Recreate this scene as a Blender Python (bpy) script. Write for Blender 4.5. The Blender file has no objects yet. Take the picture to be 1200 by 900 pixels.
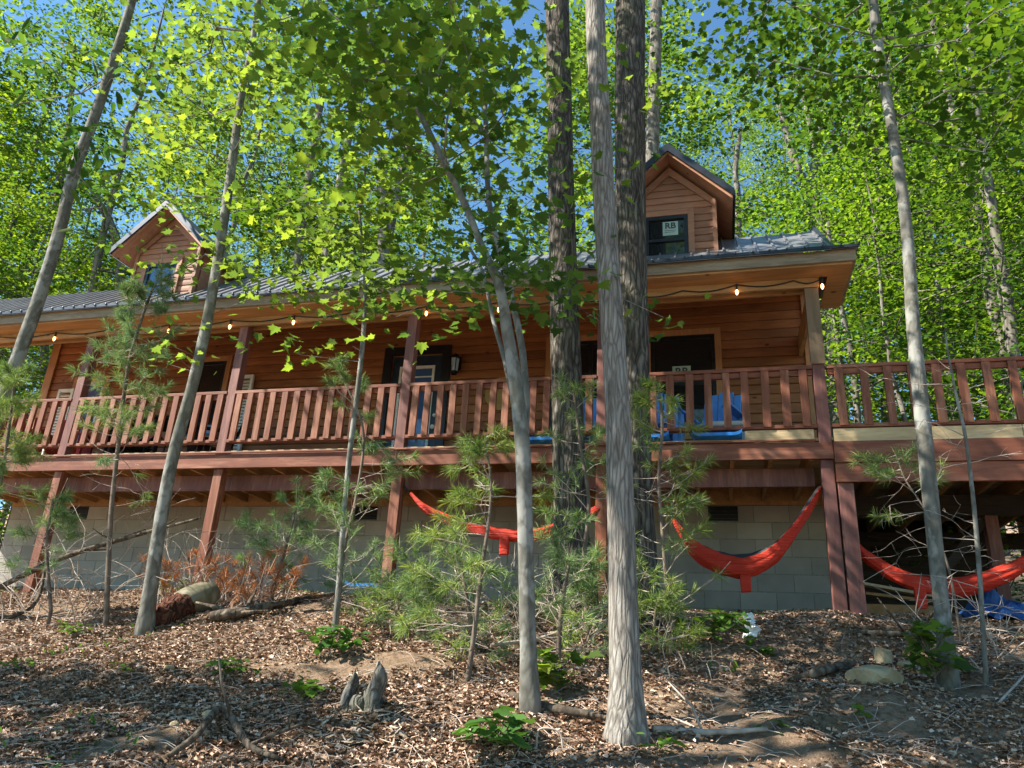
import bpy, math, random
import numpy as np
from mathutils import Matrix, Vector, Euler
random.seed(7); RS = np.random.RandomState(11)
sc = bpy.context.scene
COL = sc.collection
R = math.radians

# ------------------------------------------------------------------ camera
F = 902.0
def _basis(vz=(735, -1900), vx=(-2860, 590)):
    up = np.array([vz[0]-600, -(vz[1]-450), -F]); up /= np.linalg.norm(up)
    lx = np.array([vx[0]-600, -(vx[1]-450), -F]); lx /= np.linalg.norm(lx)
    X = -lx; X -= X.dot(up)*up; X /= np.linalg.norm(X)
    return np.stack([X, np.cross(up, X), up])
M = _basis()
cam_d = bpy.data.cameras.new('camera'); cam = bpy.data.objects.new('camera', cam_d); COL.objects.link(cam)
cam_d.sensor_width = 36; cam_d.lens = F/1200*36; cam_d.clip_start = .05; cam_d.clip_end = 2000
cam.matrix_world = Matrix([list(M[i])+[0] for i in range(3)]+[[0, 0, 0, 1]])
sc.camera = cam

# ------------------------------------------------------------------ light
SUN_EL = R(44); SUN_DIR = Vector((-.90*math.cos(SUN_EL), -.44*math.cos(SUN_EL), math.sin(SUN_EL))).normalized()
w = bpy.data.worlds.new('World'); sc.world = w; w.use_nodes = True
nt = w.node_tree; nt.nodes.clear()
sky = nt.nodes.new('ShaderNodeTexSky'); sky.sky_type = 'NISHITA'; sky.sun_disc = False
sky.sun_elevation = SUN_EL; sky.sun_rotation = math.atan2(SUN_DIR.x, SUN_DIR.y) % (2*math.pi)
sky.ozone_density = 2; sky.dust_density = .1; sky.air_density = 1.0
bg = nt.nodes.new('ShaderNodeBackground'); bg.inputs[1].default_value = .085
wo = nt.nodes.new('ShaderNodeOutputWorld'); tn = nt.nodes.new('ShaderNodeMixRGB'); tn.blend_type = 'MULTIPLY'; tn.inputs[0].default_value = 1; tn.inputs[2].default_value = (.72, 1.0, 1.08, 1); nt.links.new(sky.outputs[0], tn.inputs[1]); nt.links.new(tn.outputs[0], bg.inputs[0]); nt.links.new(bg.outputs[0], wo.inputs[0])
sl = bpy.data.lights.new('sun', 'SUN'); sl.energy = 5.0; sl.angle = R(.5); sl.color = (1, .93, .82)
so = bpy.data.objects.new('sun', sl); COL.objects.link(so); so.rotation_euler = SUN_DIR.to_track_quat('Z', 'Y').to_euler()
sc.view_settings.view_transform = 'Standard'; sc.view_settings.look = 'None'
sc.view_settings.exposure = 1.55; sc.view_settings.gamma = 1
sc.cycles.max_bounces = 8; sc.cycles.diffuse_bounces = 4; sc.cycles.transmission_bounces = 5
sc.cycles.use_denoising = True

# ------------------------------------------------------------------ pixel helpers (photo is 1200 x 900)
def ray(px, py): return M @ np.array([px-600, -(py-450), -F])
def at(px, py, Y): d = ray(px, py); return Vector(d*(Y/d[1]))

# ------------------------------------------------------------------ noise
_G = np.random.RandomState(5).rand(64, 64)
def vnoise(x, y):
    x = np.asarray(x, float); y = np.asarray(y, float)
    xi = np.floor(x).astype(int); yi = np.floor(y).astype(int); fx = x-xi; fy = y-yi
    fx = fx*fx*(3-2*fx); fy = fy*fy*(3-2*fy)
    g = lambda a, b: _G[a % 64, b % 64]
    return (g(xi, yi)*(1-fx)+g(xi+1, yi)*fx)*(1-fy)+(g(xi, yi+1)*(1-fx)+g(xi+1, yi+1)*fx)*fy-.5

_pk = np.array([-1.6, -1.087, -.781, -.444, -.206, .004, .146, .32, .8])
_pz = np.array([.50, .565, .69, .74, .73, .66, .59, .57, .55])
def ground(x, y, fine=True):
    x = np.asarray(x, float); y = np.asarray(y, float)
    zc = np.interp(x/np.maximum(7.6, np.abs(y)*.6), _pk, _pz)
    lo = zc-.33*(7.6-y)
    lo = np.where(y < 0, zc-2.508+.12*y, lo)
    hi = zc+(.93-zc)*np.clip((y-7.6)/2.6, 0, 1)+np.maximum(0, y-11)*.10+np.maximum(0, y-19)*.12
    # soft blend at the crest
    t = np.clip((y-7.25)/.7, 0, 1); t = t*t*(3-2*t)
    z = lo*(1-t)+hi*t
    if fine:
        k = np.clip((10.3-y)/1.0, .15, 1)*np.clip((y+60)/60, .2, 1)
        z = z+(vnoise(x*.9+3, y*.9)*.16+vnoise(x*2.7, y*2.7+9)*.07+vnoise(x*7, y*7)*.03+vnoise(x*19, y*19)*.012)*k
    return z
def gz(x, y): return float(ground(x, y))
def gp(px, py):
    d = ray(px, py); d = d/d[1]; lo, hi = 2.0, 14.0; prev = None
    for i in range(601):
        Y = lo+(hi-lo)*i/600
        if gz(d[0]*Y, Y) > d[2]*Y: return Vector((d[0]*Y, Y, gz(d[0]*Y, Y)))
    return Vector(d*9)

# ------------------------------------------------------------------ materials
def rgb(c): return (c[0], c[1], c[2], 1)
class NT:
    def __init__(s, name):
        s.m = bpy.data.materials.new(name); s.m.use_nodes = True; s.t = s.m.node_tree; s.t.nodes.clear()
        s.out = s.n('ShaderNodeOutputMaterial')
    def n(s, typ, **kw):
        nd = s.t.nodes.new(typ)
        for k, v in kw.items(): setattr(nd, k, v)
        return nd
    def l(s, a, b): s.t.links.new(a, b)
    def coord(s, scale=(1, 1, 1), kind='Object', rot=(0, 0, 0)):
        tc = s.n('ShaderNodeTexCoord'); mp = s.n('ShaderNodeMapping')
        mp.inputs['Scale'].default_value = scale; mp.inputs['Rotation'].default_value = rot
        s.l(tc.outputs[kind], mp.inputs[0]); return mp.outputs[0]
    def noise(s, vec, scale, detail=4, rough=.6, dist=0):
        nd = s.n('ShaderNodeTexNoise'); nd.inputs['Scale'].default_value = scale; nd.inputs['Detail'].default_value = detail
        nd.inputs['Roughness'].default_value = rough; nd.inputs['Distortion'].default_value = dist
        s.l(vec, nd.inputs['Vector']); return nd.outputs[0]
    def ramp(s, fac, stops, interp='LINEAR'):
        nd = s.n('ShaderNodeValToRGB'); cr = nd.color_ramp; cr.interpolation = interp
        while len(cr.elements) < len(stops): cr.elements.new(.5)
        for e, (p, c) in zip(cr.elements, stops): e.position = p; e.color = rgb(c) if not isinstance(c, (int, float)) else (c, c, c, 1)
        s.l(fac, nd.inputs[0]); return nd.outputs[0]
    def mix(s, fac, a, b, mode='MIX'):
        nd = s.n('ShaderNodeMixRGB', blend_type=mode)
        for i, v in enumerate((fac, a, b)):
            if isinstance(v, (int, float)): nd.inputs[i].default_value = v if i == 0 else (v, v, v, 1)
            elif isinstance(v, tuple): nd.inputs[i].default_value = rgb(v)
            else: s.l(v, nd.inputs[i])
        return nd.outputs[0]
    def math(s, op, a, b=0):
        nd = s.n('ShaderNodeMath', operation=op)
        for i, v in enumerate((a, b)):
            if isinstance(v, (int, float)): nd.inputs[i].default_value = v
            else: s.l(v, nd.inputs[i])
        return nd.outputs[0]
    def bump(s, h, strength=.5, dist=.02):
        nd = s.n('ShaderNodeBump'); nd.inputs['Strength'].default_value = strength; nd.inputs['Distance'].default_value = dist
        s.l(h, nd.inputs['Height']); return nd.outputs[0]
    def bsdf(s, col, rough=.8, metal=0, normal=None, spec=.3):
        nd = s.n('ShaderNodeBsdfPrincipled')
        if isinstance(col, tuple): nd.inputs['Base Color'].default_value = rgb(col)
        else: s.l(col, nd.inputs['Base Color'])
        if isinstance(rough, (int, float)): nd.inputs['Roughness'].default_value = rough
        else: s.l(rough, nd.inputs['Roughness'])
        nd.inputs['Metallic'].default_value = metal
        nd.inputs['Specular IOR Level'].default_value = spec
        if normal is not None: s.l(normal, nd.inputs['Normal'])
        return nd
    def done(s, sh): s.l(sh.outputs[0] if hasattr(sh, 'outputs') else sh, s.out.inputs[0]); return s.m

def leaf_mat(name, stops, trans=.45, tint=(1.15, 1.2, .6), rough=.42):
    t = NT(name); g = t.n('ShaderNodeNewGeometry')
    c = t.ramp(g.outputs['Random Per Island'], stops)
    n = t.noise(t.coord(kind='Object'), .45, 2); c = t.mix(t.ramp(n, [(.38, .0), (.62, .8)]), c, t.mix(1, c, (1.7, 1.45, .7), 'MULTIPLY'))
    oi = t.n('ShaderNodeObjectInfo'); c = t.mix(1, c, t.ramp(oi.outputs['Random'], [(0, (.65, .78, .9)), (.5, (1, 1, 1)), (1, (1.0, .95, .6))]), 'MULTIPLY')
    p = t.bsdf(c, .6, spec=.1); tr = t.n('ShaderNodeBsdfTranslucent')
    t.l(t.mix(1, c, tint, 'MULTIPLY'), tr.inputs[0])
    m = t.n('ShaderNodeMixShader'); m.inputs[0].default_value = trans; t.l(p.outputs[0], m.inputs[1]); t.l(tr.outputs[0], m.inputs[2])
    return t.done(m)

def bark_mat(name, c0, c1, c2, zs=.16, sc_=14, strength=.9, dist=.03, blotch=None, moss=0, wob=.3):
    t = NT(name); v = t.coord((1, 1, zs)); n1 = t.noise(v, sc_, 5, .65, .4); n2 = t.noise(t.coord((1, 1, .5)), 2.2, 3)
    vo = t.n('ShaderNodeTexVoronoi', feature='DISTANCE_TO_EDGE'); vo.inputs['Scale'].default_value = sc_*1.1
    nz = t.n('ShaderNodeTexNoise'); nz.inputs['Scale'].default_value = 6; t.l(t.coord((1, 1, .4)), nz.inputs[0]); t.l(t.mix(wob, v, nz.outputs[1]), vo.inputs['Vector'])
    vn = t.ramp(vo.outputs[0], [(0, 0.), (.25, 1.)])
    h = t.mix(.5, n1, vn, 'MULTIPLY')
    c = t.ramp(h, [(.18, c0), (.42, c1), (.75, c2)])
    if blotch: c = t.mix(t.ramp(t.noise(t.coord((1, 1, .7)), 6, 3), [(.52, .0), (.6, .8)]), c, blotch)
    if moss: c = t.mix(t.ramp(n2, [(.5, .0), (.75, moss)]), c, (.10, .13, .05))
    return t.done(t.bsdf(c, .9, normal=t.bump(h, strength, dist), spec=.1))

def wood_mat(name, c0, c1, axis='X', sc_=3, rough=.7, bump=.25, worn=None, knots=False):
    s = {'X': (.12, 1, 1), 'Y': (1, .12, 1), 'Z': (1, 1, .12)}[axis]
    t = NT(name); v = t.coord(s); n = t.noise(v, sc_*5, 6, .7, .8); n2 = t.noise(t.coord(), 1.3, 3)
    g = t.n('ShaderNodeNewGeometry')
    c = t.ramp(n, [(.3, c0), (.7, c1)]); c = t.mix(.45, c, t.mix(1, c, t.ramp(g.outputs['Random Per Island'], [(0, .45), (1, 1.5)]), 'MULTIPLY'))
    c = t.mix(.3, c, t.mix(1, c, t.ramp(n2, [(.3, .5), (.7, 1.6)]), 'MULTIPLY'))
    if knots:
        vo = t.n('ShaderNodeTexVoronoi'); vo.inputs['Scale'].default_value = 3.2; t.l(t.coord((.8, 1, 1.6)), vo.inputs['Vector'])
        c = t.mix(t.ramp(vo.outputs[0], [(.06, .85), (.11, 0.)]), c, (c0[0]*.25, c0[1]*.2, c0[2]*.2))
    if worn: c = t.mix(t.ramp(t.noise(t.coord(s), 9, 5, .7), [(.5, 0.), (.68, .7)]), c, worn)
    return t.done(t.bsdf(c, rough, normal=t.bump(n, bump, .006)))

def plain(name, col, rough=.6, metal=0, var=.25, sc_=8, spec=.4, bump=.1):
    t = NT(name); n = t.noise(t.coord(), sc_, 4)
    c = t.mix(t.ramp(n, [(.35, 0.), (.65, 1.)]), tuple(x*(1-var) for x in col), tuple(min(1, x*(1+var)) for x in col))
    return t.done(t.bsdf(c, rough, metal, t.bump(n, bump, .01), spec))

MAT = {}
MAT['siding'] = wood_mat('siding_wood', (.20, .07, .025), (.36, .14, .05), 'X', 3, .55, .3, knots=True)
MAT['gable'] = wood_mat('gable_wood', (.26, .125, .075), (.40, .21, .13), 'X', 3, .6, .3, knots=True)
MAT['ceiling'] = wood_mat('ceiling_wood', (.25, .10, .04), (.40, .18, .07), 'X', 3, .6)
MAT['soffit'] = wood_mat('soffit_wood', (.27, .135, .05), (.44, .245, .105), 'X', 2, .6, knots=True)
MAT['grey'] = wood_mat('weathered_fascia', (.17, .135, .095), (.33, .275, .205), 'X', 4, .8, .5, worn=(.16, .10, .06))
MAT['red'] = wood_mat('red_stain_wood', (.14, .044, .024), (.26, .088, .048), 'X', 3, .6, .3, worn=(.40, .19, .12))
MAT['redv'] = wood_mat('red_stain_upright', (.14, .046, .024), (.28, .098, .052), 'Z', 3, .6, .3, worn=(.42, .20, .12))
MAT['post'] = wood_mat('brown_post_wood', (.13, .05, .042), (.24, .10, .08), 'Z', 3, .6, .3, worn=(.32, .16, .12))
MAT['shadeboard'] = wood_mat('shade_darkened_boards', (.02, .016, .013), (.05, .04, .032), 'X', 3, .9, .3)  # near-black colour carries the shade under the right deck
MAT['palepost'] = wood_mat('pale_post_wood', (.11, .075, .045), (.2, .135, .08), 'Z', 3, .7, .3)
MAT['pine'] = wood_mat('bare_pine', (.42, .29, .15), (.62, .48, .28), 'X', 3, .7, .3, worn=(.35, .22, .12))
MAT['joist'] = wood_mat('joist_wood', (.27, .14, .055), (.42, .24, .10), 'Y', 3, .7, .3)
MAT['trim'] = wood_mat('window_trim_wood', (.34, .15, .06), (.50, .25, .11), 'Z', 3, .6, .2)
MAT['black'] = plain('black_paint', (.016, .017, .02), .35, var=.3)
MAT['navy'] = plain('dark_door_paint', (.02, .035, .06), .4)
MAT['iron'] = plain('black_iron', (.015, .013, .012), .5, .6)
MAT['metal'] = plain('roof_metal', (.24, .24, .255), .42, .5, var=.2, sc_=3)
MAT['darkmetal'] = plain('dark_edge_metal', (.045, .055, .07), .4, .5, sc_=3)
MAT['white'] = plain('white_plastic', (.72, .73, .70), .5, var=.08)
MAT['sign'] = plain('sign_paper', (.36, .50, .46), .6, var=.05)
MAT['ink'] = plain('sign_ink', (.03, .05, .05), .6)
MAT['blue'] = plain('blue_plastic', (.02, .16, .48), .45, var=.3, sc_=5)
MAT['tarp'] = plain('dark_blue_tarp', (.012, .06, .20), .5, var=.4, sc_=5)
MAT['ltblue'] = plain('light_blue_plastic', (.10, .30, .72), .45, var=.2, sc_=5)
MAT['cooler'] = plain('pale_blue_cooler_plastic', (.42, .55, .66), .5, var=.1)
MAT['yellowdisc'] = wood_mat('round_sign_wood', (.26, .16, .05), (.42, .28, .10), 'X', 5, .6)
MAT['redchair'] = plain('red_chair_paint', (.42, .04, .03), .5)
MAT['fabric'] = None
def fabric(name, col):
    t = NT(name); n = t.noise(t.coord((1, 1, 1)), 30, 4); n2 = t.noise(t.coord((.25, 1, 4)), 14, 4, .6, .6)
    c = t.mix(n2, tuple(x*.65 for x in col), tuple(min(1, x*1.25) for x in col))
    p = t.bsdf(c, .55, normal=t.bump(n2, .9, .03), spec=.3); tr = t.n('ShaderNodeBsdfTranslucent'); tr.inputs[0].default_value = rgb(col)
    m = t.n('ShaderNodeMixShader'); m.inputs[0].default_value = .3; t.l(p.outputs[0], m.inputs[1]); t.l(tr.outputs[0], m.inputs[2]); return t.done(m)
MAT['hred'] = fabric('red_nylon', (.72, .055, .025)); MAT['hgrey'] = fabric('grey_nylon', (.06, .07, .075))
MAT['cord'] = plain('black_cord', (.02, .02, .02), .7)
def glass(name, col=(.012, .016, .018)):
    t = NT(name); n = t.noise(t.coord(), 1.5, 2)
    return t.done(t.bsdf(col, .04, 0, t.bump(n, .03, .02), .9))
MAT['glass'] = glass('dark_window_glass'); MAT['glassblue'] = glass('painted_sky_glass', (.05, .12, .28))  # blue of the reflected sky is put into the second glass colour
t = NT('bulb_glow'); e = t.n('ShaderNodeEmission'); e.inputs[0].default_value = (1, .45, .16, 1); e.inputs[1].default_value = 3.5; MAT['bulb'] = t.done(e)
t = NT('concrete_block'); v = t.coord(); n = t.noise(v, 60, 5, .7); n2 = t.noise(v, 1.1, 3); g = t.n('ShaderNodeNewGeometry')
c = t.mix(t.ramp(n2, [(.35, 0.), (.7, 1.)]), (.29, .27, .235), (.41, .38, .335)); c = t.mix(.35, c, t.mix(1, c, t.ramp(g.outputs['Random Per Island'], [(0, .6), (1, 1.3)]), 'MULTIPLY'))
MAT['block'] = t.done(t.bsdf(c, .95, normal=t.bump(n, .5, .006), spec=.1))
MAT['mortar'] = plain('mortar', (.20, .21, .19), .95, sc_=30)
t = NT('forest_floor'); v = t.coord(); n1 = t.noise(v, .55, 4); n2 = t.noise(v, 16, 9, .78, .3); n3 = t.noise(v, 70, 5, .8)
c = t.ramp(n2, [(.3, (.10, .068, .042)), (.42, (.25, .17, .11)), (.56, (.42, .29, .195)), (.72, (.56, .42, .30))])
c = t.mix(t.ramp(n1, [(.56, 0.), (.68, .4)]), c, t.ramp(n3, [(.35, (.05, .065, .02)), (.65, (.14, .15, .05))]))
c = t.mix(t.ramp(t.noise(v, .8, 3), [(.60, 0.), (.68, .35)]), c, (.48, .34, .19))
MAT['soil'] = t.done(t.bsdf(c, .95, normal=t.bump(t.mix(.5, n2, n3), 1.0, .09), spec=.08))
t = NT('dead_leaves'); g = t.n('ShaderNodeNewGeometry')
c = t.ramp(g.outputs['Random Per Island'], [(0, (.13, .08, .05)), (.35, (.28, .175, .115)), (.65, (.41, .275, .19)), (.87, (.51, .37, .275)), (1, (.63, .51, .41))])
MAT['litter'] = t.done(t.bsdf(c, .75, spec=.2))
MAT['leafbg'] = leaf_mat('forest_leaves', [(0, (.055, .11, .025)), (.5, (.10, .175, .04)), (1, (.17, .25, .055))], .66)
MAT['leafbg2'] = leaf_mat('dark_forest_leaves', [(0, (.03, .075, .02)), (.6, (.055, .12, .03)), (1, (.10, .17, .035))], .58)
MAT['leafbg3'] = leaf_mat('yellow_green_leaves', [(0, (.06, .13, .015)), (.5, (.12, .22, .025)), (1, (.22, .32, .05))], .6)
MAT['maple'] = leaf_mat('maple_leaves', [(0, (.06, .11, .035)), (.5, (.12, .19, .05)), (1, (.21, .29, .065))], .64)
MAT['plant'] = leaf_mat('seedling_leaves', [(0, (.05, .12, .03)), (1, (.12, .22, .05))], .35)
MAT['needle'] = leaf_mat('pine_needles', [(0, (.08, .15, .075)), (.6, (.15, .24, .12)), (1, (.30, .37, .20))], .3, (1.1, 1.2, .6))
MAT['deadneedle'] = leaf_mat('dead_needles', [(0, (.16, .06, .028)), (1, (.40, .18, .085))], .25, (1.2, 1, .7))
MAT['bark_dark'] = bark_mat('furrowed_dark_bark', (.022, .018, .015), (.11, .095, .08), (.25, .23, .20), .15, 24, 1, .05, moss=.25, wob=.1)
MAT['bark_pale'] = bark_mat('pale_ridged_bark', (.09, .078, .066), (.23, .21, .185), (.37, .35, .32), .13, 34, 1, .02, wob=.06)
MAT['bark_smooth'] = bark_mat('smooth_grey_bark', (.09, .085, .07), (.15, .145, .125), (.22, .215, .19), .6, 9, .5, .014, blotch=(.27, .27, .25), moss=.2)
MAT['bark_bg'] = bark_mat('forest_bark', (.06, .055, .045), (.16, .145, .12), (.30, .28, .25), .2, 7, .6, .03)
MAT['twig'] = plain('twig_bark', (.13, .10, .075), .9, var=.4)
MAT['deadtwig'] = plain('dead_twig_bark', (.36, .30, .25), .9, var=.4)
MAT['deadbark'] = bark_mat('dead_wood', (.03, .025, .02), (.12, .095, .07), (.26, .21, .16), .3, 12, .9, .03)
MAT['logpale'] = bark_mat('barkless_log', (.10, .085, .06), (.23, .20, .145), (.36, .32, .25), .3, 6, .5, .01, moss=.35)
MAT['rotten'] = bark_mat('rotten_wood', (.02, .01, .008), (.10, .04, .025), (.20, .09, .055), .5, 14, 1, .06)
MAT['stump'] = bark_mat('weathered_stump', (.04, .037, .03), (.15, .14, .12), (.26, .24, .21), .12, 18, 1, .05, moss=.3)
MAT['rock'] = bark_mat('tan_rock', (.26, .20, .12), (.42, .34, .22), (.52, .45, .32), 1, 4, .8, .04, moss=.3)
MAT['bag'] = plain('white_film', (.70, .72, .72), .4, var=.1)
MAT['chip'] = plain('wood_splinters', (.55, .42, .30), .8, var=.4)

# ------------------------------------------------------------------ mesh helpers
def tag(o, label=None, cat=None, group=None, kind=None):
    if label: o['label'] = label
    if cat: o['category'] = cat
    if group: o['group'] = group
    if kind: o['kind'] = kind
    return o
def empty(name, loc, label=None, cat=None, group=None, kind=None):
    o = bpy.data.objects.new(name, None); COL.objects.link(o); o.location = loc; o.empty_display_size = .1
    o.rotation_euler = (0, 0, 0); return tag(o, label, cat, group, kind)

class MB:
    """collects shapes in world coordinates"""
    def __init__(s): s.v = []; s.f = []; s.sm = []
    def add(s, vs, fs, smooth=False):
        b = len(s.v); s.v += [tuple(p) for p in vs]; s.f += [tuple(i+b for i in f) for f in fs]; s.sm += [smooth]*len(fs)
    def box(s, x0, x1, y0, y1, z0, z1, j=0.0):
        x0, x1 = sorted((x0, x1)); y0, y1 = sorted((y0, y1)); z0, z1 = sorted((z0, z1))
        v = [(x, y, z) for z in (z0, z1) for y in (y0, y1) for x in (x0, x1)]
        s.add(v, [(0, 2, 3, 1), (4, 5, 7, 6), (0, 1, 5, 4), (2, 6, 7, 3), (0, 4, 6, 2), (1, 3, 7, 5)])
    def beam(s, a, b, wd, ht, up=(0, 0, 1)):
        a = Vector(a); b = Vector(b); d = (b-a).normalized(); u = Vector(up); sd = d.cross(u).normalized(); u = sd.cross(d).normalized()
        v = [p+sd*(wd/2*i)+u*(ht/2*j) for p in (a, b) for j in (-1, 1) for i in (-1, 1)]
        s.add(v, [(0, 1, 3, 2), (4, 6, 7, 5), (0, 4, 5, 1), (2, 3, 7, 6), (0, 2, 6, 4), (1, 5, 7, 3)])
    def prism(s, poly, a, b):   # poly: list of (x,z) extruded along y from a to b
        n = len(poly); v = [(x, a, z) for x, z in poly]+[(x, b, z) for x, z in poly]
        s.add(v, [tuple(range(n)), tuple(range(2*n-1, n-1, -1))]+[(i, i+n, (i+1) % n+n, (i+1) % n) for i in range(n)])
    def prismx(s, poly, a, b):  # poly: list of (y,z) extruded along x
        n = len(poly); v = [(a, y, z) for y, z in poly]+[(b, y, z) for y, z in poly]
        s.add(v, [tuple(range(n)), tuple(range(2*n-1, n-1, -1))]+[(i, i+n, (i+1) % n+n, (i+1) % n) for i in range(n)])
    def tube(s, pts, rad, seg=8, jit=0, smooth=True, cap=True, flute=None):
        pts = [Vector(p) for p in pts]; n = len(pts); vs = []
        ref = None
        for i, p in enumerate(pts):
            d = (pts[min(i+1, n-1)]-pts[max(i-1, 0)])
            d = d.normalized() if d.length > 1e-9 else Vector((0, 0, 1))
            if ref is None: ref = Vector((1, 0, 0)) if abs(d.x) < .8 else Vector((0, 1, 0))
            u = (ref-d*ref.dot(d)).normalized(); ref = u; w_ = d.cross(u)
            r = rad[i] if hasattr(rad, '__len__') else rad
            for k in range(seg):
                a = 2*math.pi*k/seg; rr = r*(1+(random.uniform(-jit, jit) if jit else 0))
                if flute: rr *= flute(i/(n-1), a)
                vs.append(p+u*(math.cos(a)*rr)+w_*(math.sin(a)*rr))
        fs = [(i*seg+k, i*seg+(k+1) % seg, (i+1)*seg+(k+1) % seg, (i+1)*seg+k) for i in range(n-1) for k in range(seg)]
        if cap: fs += [tuple(range(seg-1, -1, -1)), tuple(range((n-1)*seg, n*seg))]
        s.add(vs, fs, smooth)
    def build(s, name, mat, parent=None, bevel=0, origin=None):
        me = bpy.data.meshes.new(name)
        loc = Vector(origin) if origin is not None else (Vector((0, 0, 0)))
        po = world_loc(parent) if parent is not None else Vector((0, 0, 0))
        base = po+loc if parent is not None and origin is None else loc
        off = base if origin is not None or parent is not None else Vector((0, 0, 0))
        me.from_pydata([(x-off.x, y-off.y, z-off.z) for x, y, z in s.v], [], s.f); me.update()
        me.polygons.foreach_set('use_smooth', s.sm)
        o = bpy.data.objects.new(name, me); COL.objects.link(o); me.materials.append(MAT[mat] if isinstance(mat, str) else mat)
        if parent is not None: o.parent = parent; o.location = off-po
        else: o.location = off
        if bevel:
            b = o.modifiers.new('bevel', 'BEVEL'); b.width = bevel; b.segments = 2; b.limit_method = 'ANGLE'
        return o
def world_loc(o):
    p = Vector((0, 0, 0))
    while o is not None: p = p+o.location; o = o.parent
    return p
def np_mesh(name, V, faces_n, mat, parent=None, smooth=False, off=None):
    """V: (N,k,3) array; every row is one island of k verts; faces_n: list of index tuples per island"""
    N, k, _ = V.shape
    po = world_loc(parent) if parent is not None else (Vector(off) if off is not None else Vector((0, 0, 0)))
    V = V-np.array(po)
    me = bpy.data.meshes.new(name); me.vertices.add(N*k); me.vertices.foreach_set('co', V.reshape(-1).astype(np.float32))
    idx = np.concatenate([np.array(f) for f in faces_n]); tot = np.array([len(f) for f in faces_n])
    L = (idx[None, :]+(np.arange(N)*k)[:, None]).reshape(-1)
    T = np.tile(tot, N); S = np.concatenate([[0], np.cumsum(T)[:-1]])
    me.loops.add(len(L)); me.loops.foreach_set('vertex_index', L.astype(np.int32))
    me.polygons.add(len(T)); me.polygons.foreach_set('loop_start', S.astype(np.int32))
    try: me.polygons.foreach_set('loop_total', T.astype(np.int32))
    except Exception: pass
    me.update(calc_edges=True); me.validate()
    if smooth: me.polygons.foreach_set('use_smooth', [True]*len(T))
    o = bpy.data.objects.new(name, me); COL.objects.link(o); me.materials.append(MAT[mat])
    if parent is not None: o.parent = parent
    elif off is not None: o.location = off
    return o

# leaf outlines: x across, y along
def _maple():
    half = [(0, 0), (.12, .06), (.40, -.02), (.34, .16), (.60, .42), (.36, .44), (.40, .62), (.20, .58), (.12, .78), (0, 1.0)]
    return [(x, y) for x, y in half]+[(-x, y) for x, y in half[-2:0:-1]]
LEAF = {'quad': ([(0, 0), (.34, .45), (0, 1), (-.34, .45)], [(0, 1, 2), (0, 2, 3)]),
        'oval': ([(0, 0), (.26, .25), (.30, .6), (0, 1), (-.30, .6), (-.26, .25)], [(0, 1, 2, 3), (0, 3, 4, 5)]),
        'long': ([(0, 0), (.14, .25), (.15, .6), (0, 1), (-.15, .6), (-.14, .25)], [(0, 1, 2, 3), (0, 3, 4, 5)]),
        'lobed': ([(0, 0), (.22, .12), (.48, .34), (.26, .42), (.30, .74), (0, 1), (-.30, .74), (-.26, .42), (-.48, .34), (-.22, .12)],
                  [(0, 1, 2, 3), (0, 3, 4, 5), (0, 5, 6, 7), (0, 7, 8, 9)]),
        'maple': (_maple(), [(0, 1, 2, 3), (0, 3, 4, 5), (0, 5, 6, 7), (0, 7, 8, 9), (0, 9, 10, 11), (0, 11, 12, 13), (0, 13, 14, 15), (0, 15, 16, 17)])}
def leaves(name, P, size, shape, mat, parent, tilt=.5, droop=.3, rs=RS, curl=.12, smin=.6, off=None):
    """P: (N,3) leaf base points; each leaf lies roughly level, pointing anywhere, jittered"""
    P = np.asarray(P); N = len(P); out, faces = LEAF[shape]; o2 = np.array(out)
    az = rs.rand(N)*2*np.pi; pitch = -droop+rs.randn(N)*tilt*.6; roll = rs.randn(N)*tilt
    S = size*(smin+(1.3-smin)*rs.rand(N))
    d = np.stack([np.cos(az)*np.cos(pitch), np.sin(az)*np.cos(pitch), np.sin(pitch)], 1)
    s0 = np.stack([-np.sin(az), np.cos(az), np.zeros(N)], 1); n0 = np.cross(d, s0)
    s = s0*np.cos(roll)[:, None]+n0*np.sin(roll)[:, None]; n = np.cross(d, s)
    V = P[:, None, :]+S[:, None, None]*(d[:, None, :]*o2[None, :, 1, None]+s[:, None, :]*o2[None, :, 0, None]
        + n[:, None, :]*((np.abs(o2[:, 0])*curl*1.6-(o2[:, 1]-.4)**2*curl)[None, :, None]))
    return np_mesh(name, V, faces, mat, parent, off=off)

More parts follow.
